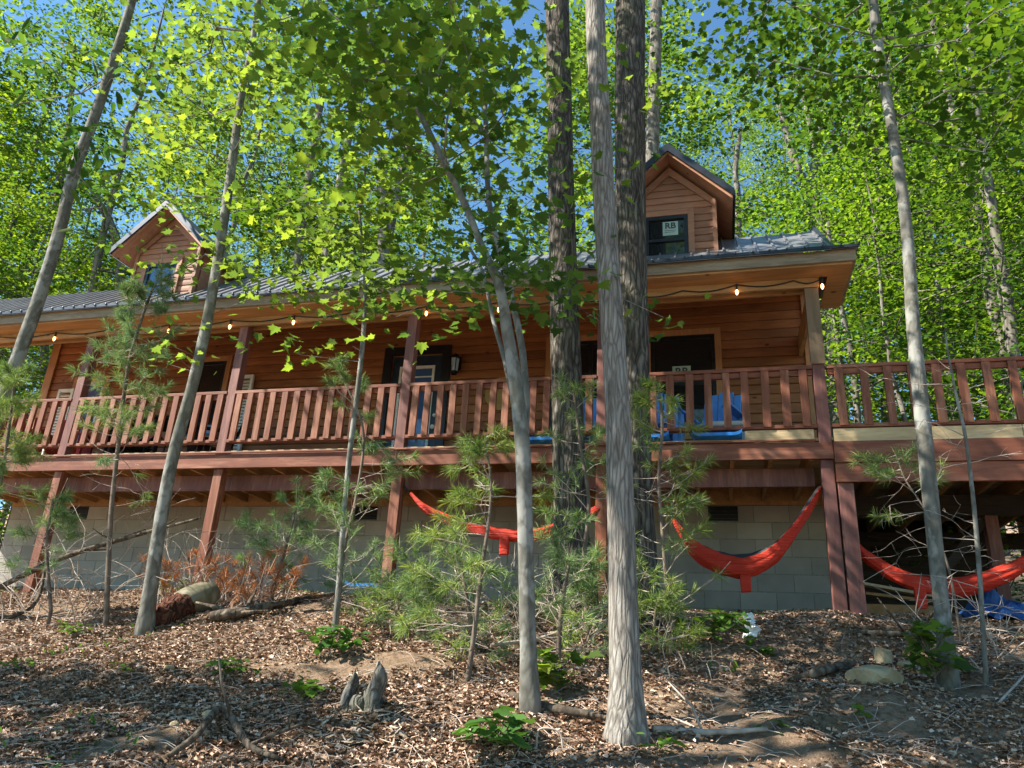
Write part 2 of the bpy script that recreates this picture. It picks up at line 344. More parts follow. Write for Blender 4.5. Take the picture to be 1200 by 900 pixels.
def grow(skel, targets, rbase=.006, wiggle=.06, rs=RS):
    """branch network joining cluster centres to a skeleton (list of (pos, pathlen)); returns segments [(a,b,ra,rb)]"""
    P = [np.array(p) for p, _ in skel]; L = [l for _, l in skel]; par = [-1]*len(P); n0 = len(P)
    T = [np.array(t_) for t_ in targets]; A = np.array(P)
    T.sort(key=lambda q: np.min(np.linalg.norm(A-q, axis=1)))
    for q in T:
        A = np.array(P); d = np.linalg.norm(A-q, axis=1)
        up = np.clip(A[:, 2]-q[2], 0, None)*.6           # prefer growing upward and outward
        i = int(np.argmin(d+.42*np.array(L)+up)); dist = d[i]; last = i; k = max(1, int(dist/.7)); a = P[i].copy()
        for j in range(1, k+1):
            f = j/k; p = a*(1-f)+q*f
            if j < k: p = p+rs.randn(3)*wiggle*dist*.6+np.array([0, 0, -.10*dist*math.sin(math.pi*f)])
            P.append(p); L.append(L[last]+np.linalg.norm(p-P[last])); par.append(last); last = len(P)-1
    cnt = [0]*len(P)
    for i in range(len(P)-1, n0-1, -1):
        cnt[i] += 1
        if par[i] >= 0: cnt[par[i]] += cnt[i]
    segs = []
    for i in range(n0, len(P)):
        r = rbase*cnt[i]**.5; rp = r if par[i] < n0 else min(rbase*cnt[par[i]]**.5, r*1.6)
        segs.append((P[par[i]], P[i], rp*1.05, r))
    return segs
def tube_segs(mb, segs, seg=5):
    for a, b, ra, rb in segs: mb.tube([a, b], [ra, rb], seg, cap=False)
def smooth_path(pts, n):
    """catmull-rom resample"""
    P = [np.array(p, float) for p in pts]; P = [2*P[0]-P[1]]+P+[2*P[-1]-P[-2]]; out = []
    m = len(P)-3
    for i in range(n+1):
        u = i/n*m; k = min(int(u), m-1); t_ = u-k; a, b, c, d = P[k:k+4]
        out.append(.5*((2*b)+(-a+c)*t_+(2*a-5*b+4*c-d)*t_*t_+(-a+3*b-3*c+d)*t_**3))
    return out
def flare(a0, k1=.5, k2=.06, seed=0):
    def f(t_, a): return 1+k1*math.exp(-t_*a0)*(1+.35*math.sin(3*a+seed)+.2*math.sin(5*a+seed*2))+k2*math.sin(2*a+t_*6+seed)*.5+k2*math.sin(7*a+t_*23)*.25
    return f

# ================================================================== the ground
def grid_axis(a, b, fine0, fine1, step, grow_=1.25):
    xs = list(np.arange(fine0, fine1+1e-6, step)); s = step
    while xs[-1] < b: s *= grow_; xs.append(xs[-1]+s)
    s = step
    while xs[0] > a: s *= grow_; xs.insert(0, xs[0]-s)
    return np.array(xs)
gx = grid_axis(-400, 400, -13, 6, .06); gy = grid_axis(-150, 500, 2.5, 11, .05)
GX, GY = np.meshgrid(gx, gy); GZ = ground(GX, GY)
nx, ny = len(gx), len(gy); V = np.stack([GX, GY, GZ], 2).reshape(-1, 3)
me = bpy.data.meshes.new('ground'); me.vertices.add(len(V)); me.vertices.foreach_set('co', V.reshape(-1).astype(np.float32))
ii = (np.arange(ny-1)[:, None]*nx+np.arange(nx-1)[None, :]).reshape(-1)
Q = np.stack([ii, ii+1, ii+nx+1, ii+nx], 1).reshape(-1); n_ = len(ii)
me.loops.add(len(Q)); me.loops.foreach_set('vertex_index', Q.astype(np.int32)); me.polygons.add(n_)
me.polygons.foreach_set('loop_start', (np.arange(n_)*4).astype(np.int32))
try: me.polygons.foreach_set('loop_total', np.full(n_, 4, np.int32))
except Exception: pass
me.update(calc_edges=True); me.polygons.foreach_set('use_smooth', [True]*n_)
go = bpy.data.objects.new('ground', me); COL.objects.link(go); me.materials.append(MAT['soil']); tag(go, kind='structure')

# ================================================================== the cabin
D = 8.6; W = 10.6; FLOOR = 2.63; SOF = 4.55; XR = 1.37; XL = -11.8; XE = 1.62; XEL = -13.0
cabin = empty('cabin', (-5.2, W, 1.0), 'long wooden cabin with porch, two small dormers and grey metal roof', 'cabin')
PX = [-8.93, -6.35, -3.80, -1.27, 1.16]        # post centres
# block foundation: real blocks in running bond over a mortar backing
BW, BH = .446, .2235; zt = 2.325
vents = [(-10.39, 2.2), (-5.14, 2.2), (.07, 2.17)]
m = MB(); m.box(XL+.01, XR-.01, W+.008, W+.2, .4, zt)
fnd = m.build('foundation', 'mortar', cabin)
m = MB()
for r in range(8):
    z1 = zt-r*BH; z0 = z1-BH+.009; x = XL+(0 if r % 2 else -BW/2)
    while x < XR-.02:
        a, b = max(x, XL), min(x+BW-.009, XR)
        if b-a > .04 and not any(a < vx+.19 and b > vx-.19 and r == 0 for vx, vz in vents): m.box(a, b, W, W+.12, z0, z1)
        x += BW
for vx, vz in vents:       # cut blocks beside each vent
    k = (vx-.19-XL)/BW; a = XL+(math.floor(k+.5)-.5)*BW; b = XL+(math.ceil((vx+.19-XL)/BW+.5)-.5)*BW
    m.box(a, vx-.195, W, W+.12, zt-BH+.009, zt); m.box(vx+.195, b-.009, W, W+.12, zt-BH+.009, zt)
r_ = 0
for r in range(8):          # right and left returns
    z1 = zt-r*BH; z0 = z1-BH+.009; y = W+(.12 if r % 2 else .34)
    while y < 15: m.box(XR-.12, XR, y, min(15, y+BW-.009), z0, z1); m.box(XL, XL+.12, y, min(15, y+BW-.009), z0, z1); y += BW
bl = m.build('block_face', 'block', fnd, bevel=.004)
for vx, vz in vents:
    m = MB(); m.box(vx-.19, vx+.19, W-.002, W+.007, zt-.2, zt-.005)
    for k in range(3): m.box(vx-.185, vx+.185, W-.012, W-.002, zt-.17+k*.05, zt-.166+k*.05)
    m.build('vent', 'black', fnd)
m = MB(); m.box(XL, XR, W-.02, W+.15, zt+.003, zt+.29); m.build('sill_beam', 'joist', cabin)
# openings in the porch wall
doorX = (-4.98, -4.12); wins = [(-.86, .06, 3.35, 4.86), (-8.62, -8.06, 3.5, 4.86), (-2.35, -1.15, 3.35, 4.86), (-11.1, -10.5, 3.45, 4.6)]
TOPW = 5.9
holes = [(doorX[0], doorX[1], 2.63, 4.78)]+wins
# siding: half-round boards with butt joints, cut round the openings
def siding(name, x0, x1, y, z0, z1, holes, parent, mat='siding', h=.142, zmax=None, rs=random.Random(3)):
    m = MB(); z = z0
    while z < z1-.02:
        zz = min(z+h-.006, z1); spans = [(x0, x1)]
        for a, b, c, d in holes:
            if c < zz and d > z:
                ns = []
                for s0, s1 in spans:
                    if b <= s0 or a >= s1: ns.append((s0, s1)); continue
                    if a > s0: ns.append((s0, a))
                    if b < s1: ns.append((b, s1))
                spans = ns
        for s0, s1 in spans:
            if zmax:   # gable clip
                s0 = max(s0, zmax(zz)[0]); s1 = min(s1, zmax(zz)[1])
            x = s0
            while x < s1-.01:
                e = x+rs.uniform(2.2, 4.2); e = s1 if e > s1-.5 else e
                hh = zz-z; p = [(y+.03, z), (y+.003, z+.002), (y-.004, z+.012), (y-.006, z+hh*.5), (y-.004, zz-.01), (y+.003, zz-.001), (y+.03, zz)]
                m.prismx(p, x, e-.003); x = e
        z += h
    m.box(x0+.002, x1-.002, y+.031, y+.05, z0, z1) if not holes and not zmax else None
    return m.build(name, mat, parent)
wall = siding('porch_wall', XL, XR, W, 2.63, TOPW, holes, cabin)
m = MB()   # wall core behind the boards, in strips round the openings
xs = sorted([XL+.01]+[v for hh in holes for v in hh[:2]]+[XR-.01])
for a, b in zip(xs[:-1], xs[1:]):
    hh = [q for q in holes if q[0] <= a+1e-6 and q[1] >= b-1e-6]
    if hh: m.box(a, b, W+.032, W+.13, 2.6, hh[0][2]); m.box(a, b, W+.032, W+.13, hh[0][3], TOPW)
    else: m.box(a, b, W+.032, W+.13, 2.6, TOPW)
m.build('wall_core', 'trim', cabin)
m = MB(); m.box(XR, XR+.05, W+.0, 15, 2.5, TOPW-.2); m.box(XL-.05, XL, W, 15, 2.5, TOPW-.2); m.box(XL, XR, 14.9, 15, 2.5, TOPW-.2); m.build('end_wall', 'siding', cabin)
m = MB(); m.box(XR-.09, XR+.075, W-.045, W-.018, 2.63, TOPW-.2); m.build('corner_board', 'trim', cabin); m = MB(); m.box(XL-.075, XL+.09, W-.045, W-.018, 2.63, TOPW-.2); m.build('corner_board', 'trim', cabin)
# interior behind opaque panes, whose dark colour stands in for an unlit room
m = MB(); m.box(XL+.2, XR-.2, W+.15, 14.8, 2.55, 2.6); m.box(XL+.2, XR-.2, 14.6, 14.8, 2.6, 5.2); m.build('room', 'trim', cabin)

def window(parent, x0, x1, z0, z1, y, trim='trim', tw=.09, frame='black', mid=True, gl='glass', sign=None, signw=.2):
    m = MB()
    m.box(x0-tw, x0, y-.045, y-.016, z0-tw, z1+tw); m.box(x1, x1+tw, y-.045, y-.016, z0-tw, z1+tw)
    m.box(x0, x1, y-.043, y-.016, z1, z1+tw); m.box(x0, x1, y-.043, y-.016, z0-tw, z0)
    tr = m.build('window', trim, parent)
    m = MB(); f = .055
    m.box(x0+.002, x0+f, y-.03, y+.05, z0+.002, z1-.002); m.box(x1-f, x1-.002, y-.03, y+.05, z0+.002, z1-.002)
    m.box(x0+f, x1-f, y-.03, y+.05, z1-f, z1-.002); m.box(x0+f, x1-f, y-.03, y+.05, z0+.002, z0+f)
    if mid == 'v': m.box((x0+x1)/2-.03, (x0+x1)/2+.03, y-.026, y+.046, z0+f, z1-f)
    elif mid: m.box(x0+f, x1-f, y-.026, y+.046, (z0+z1)/2-.025, (z0+z1)/2+.025)
    m.build('frame', frame, tr)
    m = MB(); m.box(x0+f, x1-f, y+.0, y+.006, z0+f, z1-f); m.build('pane', gl, tr)
    return tr
def text_mesh(body, size, loc, mat, parent, bold=.012, name='lettering'):
    cu = bpy.data.curves.new(name, 'FONT'); cu.body = body; cu.size = size; cu.offset = bold*.35; cu.extrude = .0008; cu.align_x = 'CENTER'; cu.align_y = 'CENTER'
    tmp = bpy.data.objects.new('tmp', cu); me = bpy.data.meshes.new_from_object(tmp); bpy.data.objects.remove(tmp)
    me.transform(Matrix.Rotation(R(90), 4, 'X')); me.name = name
    o = bpy.data.objects.new(name, me); COL.objects.link(o); me.materials.append(MAT[mat]); o.parent = parent; o.location = Vector(loc)-world_loc(parent); return o
def signpaper(parent, cx, cz, y, s):
    m = MB(); m.box(cx-s/2, cx+s/2, y-.004, y, cz-s*.55, cz+s*.55); sg = m.build('window_sticker', 'sign', parent)
    text_mesh('RB', s*.62, (cx, y-.007, cz+s*.2), 'ink', sg, s*.04)
    m = MB(); m.box(cx-s*.4, cx+s*.4, y-.006, y-.0042, cz-s*.16, cz-s*.13)
    for k in range(3): m.box(cx-s*.34, cx+s*.34-.1*s*k, y-.006, y-.0042, cz-s*(.26+.09*k), cz-s*(.235+.09*k))
    m.build('small_print', 'ink', sg)
    return sg
wA = window(cabin, *wins[0][:2], *wins[0][2:], W, mid=True)
signpaper(wA, -.42, 4.24, W-.004, .26)
wA['label'] = 'tall black framed window with a white sticker beside the tree trunks'
window(cabin, *wins[1][:2], *wins[1][2:], W); window(cabin, *wins[2][:2], *wins[2][2:], W, mid='v')
window(cabin, *wins[3][:2], *wins[3][2:], W, frame='white', gl='glassblue')
# door
m = MB(); a, b = doorX
m.box(a-.14, a, W-.05, W-.016, FLOOR, 4.92); m.box(b, b+.14, W-.05, W-.016, FLOOR, 4.92); m.box(a, b, W-.048, W-.016, 4.78, 4.92)
door = m.build('door', 'black', cabin)
m = MB(); m.box(a+.005, b-.005, W+.02, W+.06, FLOOR+.01, 3.0); m.box(a+.005, a+.13, W+.02, W+.06, 3.0, 4.775); m.box(b-.13, b-.005, W+.02, W+.06, 3.0, 4.775); m.box(a+.13, b-.13, W+.02, W+.06, 4.6, 4.775)
m.build('door_leaf', 'navy', door)
m = MB(); g0, g1 = a+.13, b-.13
m.box(g0, g0+.04, W+.005, W+.02, 3.0, 4.6); m.box(g1-.04, g1, W+.005, W+.02, 3.0, 4.6); m.box(g0+.04, g1-.04, W+.005, W+.02, 4.55, 4.6); m.box(g0+.04, g1-.04, W+.005, W+.02, 3.0, 3.05); m.box(g0+.04, g1-.04, W+.008, W+.02, 4.40, 4.42)
m.build('glass_trim', 'white', door)
m = MB(); m.box(g0+.04, g1-.04, W+.022, W+.03, 3.05, 4.55); m.build('door_glass', 'glassblue', door)
m = MB(); m.tube([(b-.06, W+.02, 3.55), (b-.06, W-.04, 3.55)], .02, 10); m.tube([(b-.06, W-.04, 3.55), (b-.06, W-.06, 3.55)], .035, 12); m.tube([(b-.06, W+.02, 3.75), (b-.06, W-.02, 3.75)], .028, 12); m.build('door_knob', 'white', door)

# eave, fascia, soffit, roof
YE = 8.2; ZE = 4.73
m = MB(); m.box(XEL, XE, YE, YE+.035, 4.585, ZE-.005); m.box(XE-.035, XE, YE+.037, 9.35, 4.585, ZE-.005); m.build('fascia', 'grey', cabin)
m = MB(); m.box(XEL, XE-.04, YE+.037, D-.1, 4.56, 4.583); m.box(XR-.02, XE-.04, D-.1, 9.35, 4.56, 4.583); m.build('soffit', 'soffit', cabin)
m = MB(); m.box(XEL, 1.25, D-.095, D-.05, SOF-.11, SOF+.2); m.box(XEL, 1.25, D+.05, D+.09, SOF-.11, SOF+.2); m.box(1.2, 1.245, D+.09, W-.02, SOF-.11, SOF+.2); m.build('porch_beam', 'soffit', cabin)
m = MB()    # sloping porch ceiling boards
m.add([(XEL, D+.05, 4.70), (XR, D+.05, 4.70), (XR, W+.02, 5.42), (XEL, W+.02, 5.42), (XEL, D+.05, 4.73), (XR, D+.05, 4.73), (XR, W+.02, 5.45), (XEL, W+.02, 5.45)], [(0, 1, 2, 3), (7, 6, 5, 4), (0, 4, 5, 1), (3, 2, 6, 7), (0, 3, 7, 4), (1, 5, 6, 2)])
m.build('porch_ceiling', 'ceiling', cabin)
# gambrel roof sheets
prof = [(YE-.06, ZE+.0), (9.3, 5.66), (12.9, 6.95), (16.2, 5.2)]
m = MB(); th = .03
XM = 1.36
up = prof; lo = [(y, z-th) for y, z in reversed(prof)]
m.prismx([(y, z) for y, z in up]+lo, XEL, XM)
m.prismx([(YE-.06, ZE), (9.0, ZE+.42), (9.4, ZE+.42), (9.4, ZE-.003), (YE-.06, ZE-.003)], XM+.002, XE+.03)   # cornice return at the corner
roof = m.build('roof', 'metal', cabin)
m = MB(); x = XM-.02; i = 0
while x > XEL:
    for (y0, z0), (y1, z1) in zip(prof[:-1], prof[1:]):
        m.beam((x, y0, z0+.012), (x, y1, z1+.012), .022, .026)
    x -= .19
m.build('roof_rib', 'metal', roof)
m = MB()
for k in range(int((XE+.03-XEL)/.19)): 
    xx = XE+.03-k*.19; m.box(xx-.19, xx-.002, YE-.075, YE-.06, ZE-.02, ZE+.018); m.tube([(xx, YE-.085, ZE+.012), (xx, YE-.02, ZE+.02)], .016, 6)
m.beam((XM+.01, YE, ZE+.03), (XM+.01, 9.3, 5.70), .05, .05); m.beam((XM+.01, 9.3, 5.70), (XM+.01, 12.9, 6.99), .05, .05)
m.build('drip_edge', 'darkmetal', roof)
m = MB(); # gable end infill
m.prismx([(W, 5.65), (W, 6.0), (12.9, 6.88), (15, 5.8), (15, 5.6)], XR-.1, XR-.02); m.prismx([(W, 5.65), (W, 6.0), (12.9, 6.88), (15, 5.8), (15, 5.6)], XL+.02, XL+.1); m.build('gable_infill', 'siding', cabin)

def dormer(cx, hw, he, zapex, zeave, yf, label, sign, gl):
    """hw: wall half width, he: eave half width"""
    d = empty('dormer', (cx, yf, 5.0)); d.parent = cabin; d.location = Vector((cx, yf, 5.0))-world_loc(cabin); d['label'] = label
    s = (zapex-zeave)/he; zw = zapex-.13-s*hw; zb = 4.9
    wz0, wz1 = 4.99, 5.60; ww = .27
    g = siding('gable_face', cx-hw, cx+hw, yf, zb, zapex-.2, [(cx-ww-.05, cx+ww-.05, wz0, wz1)], d, 'gable', .1,
               zmax=lambda z: (cx-(zapex-.13-z)/s, cx+(zapex-.13-z)/s) if z > zw else (cx-hw, cx+hw))
    m = MB()
    for ya, yb, zz_ in ((yf+.1, 9.0, 5.0), (9.0, 9.6, 5.3), (9.6, 11.5, 5.75)):
        m.prism([(cx-hw+.005, zz_), (cx+hw-.005, zz_), (cx+hw-.005, max(zz_+.01, zw-.02)), (cx, zapex-.16), (cx-hw+.005, max(zz_+.01, zw-.02))], ya, yb)
    for sx in (-1, 1): m.box(cx+sx*(hw-.04), cx+sx*(hw+.012), yf-.03, yf+.05, zb, zw-.01)
    for sx in (-1, 1): m.prism([(cx+sx*.0, zapex-.165), (cx+sx*hw, zw-.03), (cx+sx*hw, zw-.13), (cx, zapex-.29)], yf-.034, yf-.018)
    m.build('dormer_wall', 'gable', d)
    yo = yf-.28; t_ = .07; m = MB()
    for sx in (-1, 1):
        m.prism([(cx, zapex), (cx+sx*he, zeave), (cx+sx*he, zeave-t_), (cx, zapex-t_)], yo, 11.9)
    for sx in (-1, 1):
        m.prism([(cx, zapex+.012), (cx+sx*(he+.012), zeave+.004), (cx+sx*(he+.012), zeave-t_-.03), (cx, zapex-t_-.035)], yo-.025, yo-.002)
        m.prism([(cx+sx*(he+.001), zeave+.001), (cx+sx*(he+.02), zeave-.01), (cx+sx*(he+.02), zeave-t_-.03), (cx+sx*(he+.001), zeave-t_-.03)], yo, 11.9)
    rf = m.build('dormer_roof', 'darkmetal', d)
    m = MB()
    for sx in (-1, 1):      # wooden rake boards and soffit boards under the overhang
        m.prism([(cx, zapex-t_-.003), (cx+sx*(he-.01), zeave-t_-.003+.01*s), (cx+sx*(he-.01), zeave-t_-.055), (cx, zapex-t_-.062)], yo+.01, yo+.035)
        m.prism([(cx, zapex-t_-.004), (cx+sx*(he-.012), zeave-t_-.004), (cx+sx*(he-.012), zeave-t_-.03), (cx, zapex-t_-.03)], yo+.037, 11.4)
    m.build('rake_board', 'gable', d)
    x0, x1 = cx-ww-.05, cx+ww-.05; m = MB(); y = yf; tw = .075
    m.box(x0-tw, x0, y-.04, y-.016, wz0-.05, wz1+tw); m.box(x1, x1+tw, y-.04, y-.016, wz0-.05, wz1+tw); m.box(x0, x1, y-.038, y-.016, wz1, wz1+tw); m.build('window_trim', 'gable', d)
    m = MB(); f = .05
    m.box(x0+.002, x0+f, y-.03, y+.05, wz0, wz1-.002); m.box(x1-f, x1-.002, y-.03, y+.05, wz0, wz1-.002); m.box(x0+f, x1-f, y-.03, y+.05, wz1-f, wz1-.002); m.box(x0+f, x1-f, y-.03, y+.05, wz0, wz0+f); m.box(x0+f, x1-f, y-.026, y+.046, wz0+.24, wz0+.28)
    m.build('window_frame', 'black', d)
    m = MB(); m.box(x0+f, x1-f, y, y+.006, wz0+f, wz1-f); m.build('window_pane', gl, d)
    if sign:
        s_ = .19; cxx, cz = cx+.0, 5.43; m = MB(); m.box(cxx-s_/2, cxx+s_/2, y-.004, y-.0005, cz-s_*.55, cz+s_*.5); m.build('window_sticker', 'sign', d)
        text_mesh('RB', s_*.62, (cxx, y-.007, cz+s_*.16), 'ink', d, s_*.045)
        m = MB(); m.box(cxx-s_*.38, cxx+s_*.38, y-.006, y-.0045, cz-s_*.2, cz-s_*.17); m.box(cxx-s_*.38, cxx+s_*.3, y-.006, y-.0045, cz-s_*.33, cz-s_*.30); m.build('small_print', 'ink', d)
dormer(-.43, .56, .78, 6.50, 5.72, 8.55, 'dormer whose dark window carries a white sticker, right of the big trunks', True, 'glass')
dormer(-7.93, .56, .80, 6.55, 5.78, 8.55, 'dormer with a window painted blue as if reflecting sky, half hidden by leaves at left', False, 'glassblue')

# porch posts up to the beam
for i, x in enumerate(PX):
    m = MB(); m.box(x-.065, x+.065, D-.06, D+.07, 2.4 if i < 4 else 2.4, SOF-.003)
    p = m.build('porch_post', 'post', cabin, bevel=.006)
m = MB(); m.box(PX[4]-.075, PX[4]+.075, D-.085, D-.064, 3.48, SOF-.12); m.build('post_casing', 'palepost', cabin)

# ================================================================== the deck
deck = empty('porch_deck', (-4.0, D, 1.0), 'raised red stained timber deck on posts along the cabin front', 'deck')
XD = -12.6; XDR = 6.4
m = MB(); y = D-.02
while y < W-.05: m.box(XD, XDR, y, y+.135, 2.60, 2.63); y += .14
while y < 12.8: m.box(XR+.06, XDR, y, y+.135, 2.60, 2.63); y += .14
m.build('deck_floor', 'pine', deck)
m = MB(); m.box(XD, 1.23, D-.065, D-.025, 2.385, 2.572); m.build('rim_board', 'red', deck, bevel=.004)
m = MB(); m.box(1.235, XDR, D-.085, D-.045, 2.335, 2.572); m.box(1.235, XDR, D-.065, D-.025, 2.13, 2.332); m.build('rim_board', 'red', deck, bevel=.004)
m = MB(); m.box(XD, 1.06, D+.30, D+.34, 2.17, 2.38); m.build('girder', 'post', deck, bevel=.004); m = MB(); m.box(XD, 1.06, D-.095, D-.0655, 2.577, 2.60); m.build('drip_board', 'red', deck, bevel=.004)
m = MB()
for a, b in ((.33, 1.05), (1.25, 3.05), (3.06, XDR)): m.box(a, b, D-.055, D-.025, 2.578, 2.72)
m.build('edge_board', 'pine', deck)
m = MB(); m.box(-12.6, -.0, D-.018, D+.02, 2.574, 2.598); m.build('edge_board', 'red', deck)
m = MB(); x = XD+.05
while x < XDR:
    ye = W-.03 if x < XR+.05 else 12.8
    m.box(x, x+.04, D+.02, ye, 2.385, 2.598); x += .41
m.build('joist', 'joist', deck)
for i, x in enumerate(PX):
    zb = gz(x, D)-.15
    m = MB(); m.box(x-.065, x+.065, D-.02, D+.11, zb, 2.383); m.build('support_post', 'redv' if i < 4 else 'post', deck, bevel=.006)
m = MB(); m.box(1.245, 1.40, D-.025, D+.13, gz(1.3, D)-.15, 2.128); m.build('support_post', 'post', deck, bevel=.006)
for x, y in ((3.15, 10.3), (5.2, 8.6), (1.9, 12.7), (4.3, 12.7)):
    m = MB(); m.box(x-.07, x+.07, y-.07, y+.07, gz(x, y)-.1, 2.128); m.build('support_post', 'post', deck, bevel=.006)
m = MB()
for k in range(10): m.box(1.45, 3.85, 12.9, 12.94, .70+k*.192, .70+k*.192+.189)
m.build('added_dark_backing', 'shadeboard', deck)  # boarding added to close off the forest and keep this space dark
m = MB(); m.box(XR+.1, XDR, 12.7, 12.75, 2.15, 2.38); m.build('back_girder', 'shadeboard', deck); m = MB(); m.box(XR+.1, XDR, 10.25, 10.3, 2.13, 2.383); m.build('middle_girder', 'shadeboard', deck)
m = MB(); m.beam((2.35, 10.3, 1.2), (3.1, 10.3, 2.1), .05, .1); m.build('brace', 'shadeboard', deck)

# railings, one per bay
def railing(x0, x1, step, label, z_lo=2.755, wb=.085, y=D-.02, lastlow=None):
    t_ = empty('deck_railing', ((x0+x1)/2, y, 2.6), label, 'railing', 'railings along the deck edge')
    m = MB(); m.box(x0, x1, y-.05, y+.055, 3.425, 3.468); m.box(x0, x1, y-.022, y+.02, 3.36, 3.424); m.build('top_rail', 'red', t_, bevel=.004)
    m = MB(); m.box(x0, x1, y-.045, y+.045, z_lo-.02, z_lo+.022); m.build('bottom_rail', 'red', t_, bevel=.004)
    n = max(1, round((x1-x0)/step)); 
    for k in range(n):
        x = x0+(k+.5)*(x1-x0)/n+random.uniform(-.006, .006); m = MB(); lean = random.uniform(-.006, .006); wv = wb*random.uniform(.94, 1.06)/2
        m.add([(x-wv, y-.062, z_lo-.005), (x+wv, y-.062, z_lo-.005), (x+wv, y-.0245, z_lo+.0), (x-wv, y-.0245, z_lo),
               (x-wv+lean, y-.062, 3.418), (x+wv+lean, y-.062, 3.418), (x+wv+lean, y-.0245, 3.418), (x-wv+lean, y-.0245, 3.418)],
              [(0, 1, 5, 4), (1, 2, 6, 5), (2, 3, 7, 6), (3, 0, 4, 7), (4, 5, 6, 7), (3, 2, 1, 0)])
        m.build('baluster', 'redv', t_, bevel=.003)
    return t_
hp = .066
railing(-10.95, PX[0]-hp, .17, 'red railing bay at the far left end of the deck')
railing(PX[0]+hp, PX[1]-hp, .17, 'red railing bay between the two leftmost porch posts')
railing(PX[1]+hp, PX[2]-hp, .17, 'red railing bay left of the post by the door')
railing(PX[2]+hp, PX[3]-hp, .17, 'red railing bay between the door post and the big tree trunks')
railing(PX[3]+hp, PX[4]-hp, .21, 'red railing bay under the sticker window, ending at the corner post')
railing(PX[4]+hp+.02, 3.9, .235, 'red railing bay with forest behind it, right of the corner post')
railing(3.98, 6.4, .235, 'red railing bay beyond the right edge thin tree')
m = MB(); m.box(-11.05, -10.96, D-.06, D+.03, 2.573, 3.5); m.build('end_post', 'redv', deck, bevel=.005)
sr = empty('side_railing', (-11.0, 9.6, 2.63), 'red side railing at the left end of the porch', 'railing')
m = MB(); m.box(-11.05, -10.95, D+.04, W-.03, 3.40, 3.45); m.build('top_rail', 'red', sr); m = MB(); m.box(-11.04, -10.96, D+.04, W-.03, 2.74, 2.78); m.build('bottom_rail', 'red', sr)
for k in range(9): m = MB(); yy = D+.2+k*.2; m.box(-11.02, -10.98, yy, yy+.085, 2.781, 3.398); m.build('baluster', 'redv', sr)

# ================================================================== things on the cabin and porch
# string lights
cord = [at(px, py, D-.10) for px, py in [(0, 389), (68, 384), (130, 386), (201, 375), (272, 372), (346, 368), (419, 364), (501, 356), (585, 355), (660, 352), (740, 347), (800, 341), (863, 333), (930, 329), (962, 321)]]
cord = [Vector((p.x, D-.11, min(p.z, 4.53))) for p in cord]
st = empty('string_lights', (-4, D-.11, 4.5), 'string of small glowing bulbs on a black cord along the porch eave', 'string lights')
pts = []
for a, b in zip(cord[:-1], cord[1:]):
    for k in range(6):
        f = k/6; p = a.lerp(b, f); pts.append(p-Vector((0, 0, .05*math.sin(math.pi*f))))
pts.append(cord[-1])
m = MB(); m.tube(pts, .008, 5); m.build('cord', 'cord', st)
for c in [cord[i] for i in (1, 3, 4, 5, 7, 8, 10, 12, 14)]:
    m = MB(); m.tube([c+Vector((0, 0, .01)), c-Vector((0, 0, .07))], .010, 8); sk = m.build('socket', 'cord', st)
    m = MB(); m.tube([c-Vector((0, 0, z)) for z in (.071, .085, .105, .125, .138)], [.009, .015, .018, .013, .004], 10); m.build('bulb', 'bulb', st)
# lantern
lx, lz = -3.86, 4.60; ln = empty('wall_lantern', (lx, W-.02, lz-.2), 'black iron wall lantern beside the dark door', 'lantern')
m = MB(); m.box(lx-.05, lx+.05, W-.04, W-.015, lz-.12, lz+.1); m.tube([(lx, W-.04, lz+.05), (lx, W-.1, lz+.12), (lx, W-.16, lz+.1)], .012, 8); m.build('bracket', 'iron', ln)
m = MB(); m.tube([(lx, W-.16, lz+.11), (lx, W-.16, lz+.08), (lx, W-.16, lz+.02)], [.01, .03, .1], 6, smooth=False)
m.tube([(lx, W-.16, lz-.2), (lx, W-.16, lz-.24)], [.075, .05], 6, smooth=False)
for k in range(6): a = k*math.pi/3; m.tube([(lx+.085*math.cos(a), W-.16+.085*math.sin(a), lz+.02), (lx+.065*math.cos(a), W-.16+.065*math.sin(a), lz-.2)], .007, 4)
m.build('cage', 'iron', ln); m = MB(); m.tube([(lx, W-.16, lz+.015), (lx, W-.16, lz-.198)], [.07, .055], 6, smooth=False); m.build('lamp_glass', 'cooler', ln)
# round wooden sign
m = MB(); c = Vector((-3.1, W-.03, 4.05)); m.tube([c+Vector((0, .012, 0)), c-Vector((0, .02, 0))], .27, 28, smooth=False)
rsn = m.build('round_sign', 'yellowdisc', origin=c); tag(rsn, 'round yellowish wooden disc hung low on the porch wall', 'wall sign')
# shutters leaning on the wall
def shutter(x, z0, z1, label):
    t_ = empty('louvered_panel', (x, W-.06, z0), label, 'shutter'); m = MB(); m.box(x-.17, x-.12, W-.1, W-.05, z0, z1); m.box(x+.12, x+.17, W-.1, W-.05, z0, z1); m.box(x-.12, x+.12, W-.098, W-.052, z1-.06, z1); m.box(x-.12, x+.12, W-.098, W-.052, z0, z0+.08); m.build('frame', 'white', t_)
    m = MB(); z = z0+.1
    while z < z1-.09: m.beam((x-.12, W-.075, z), (x+.12, W-.075, z), .012, .05, (0, .6, .8)); z += .055
    m.build('slats', 'white', t_)
shutter(-7.62, FLOOR, 4.55, 'white louvered panel on the porch beside the second post')
shutter(-11.25, FLOOR, 4.45, 'white louvered panel at the far left end of the porch')
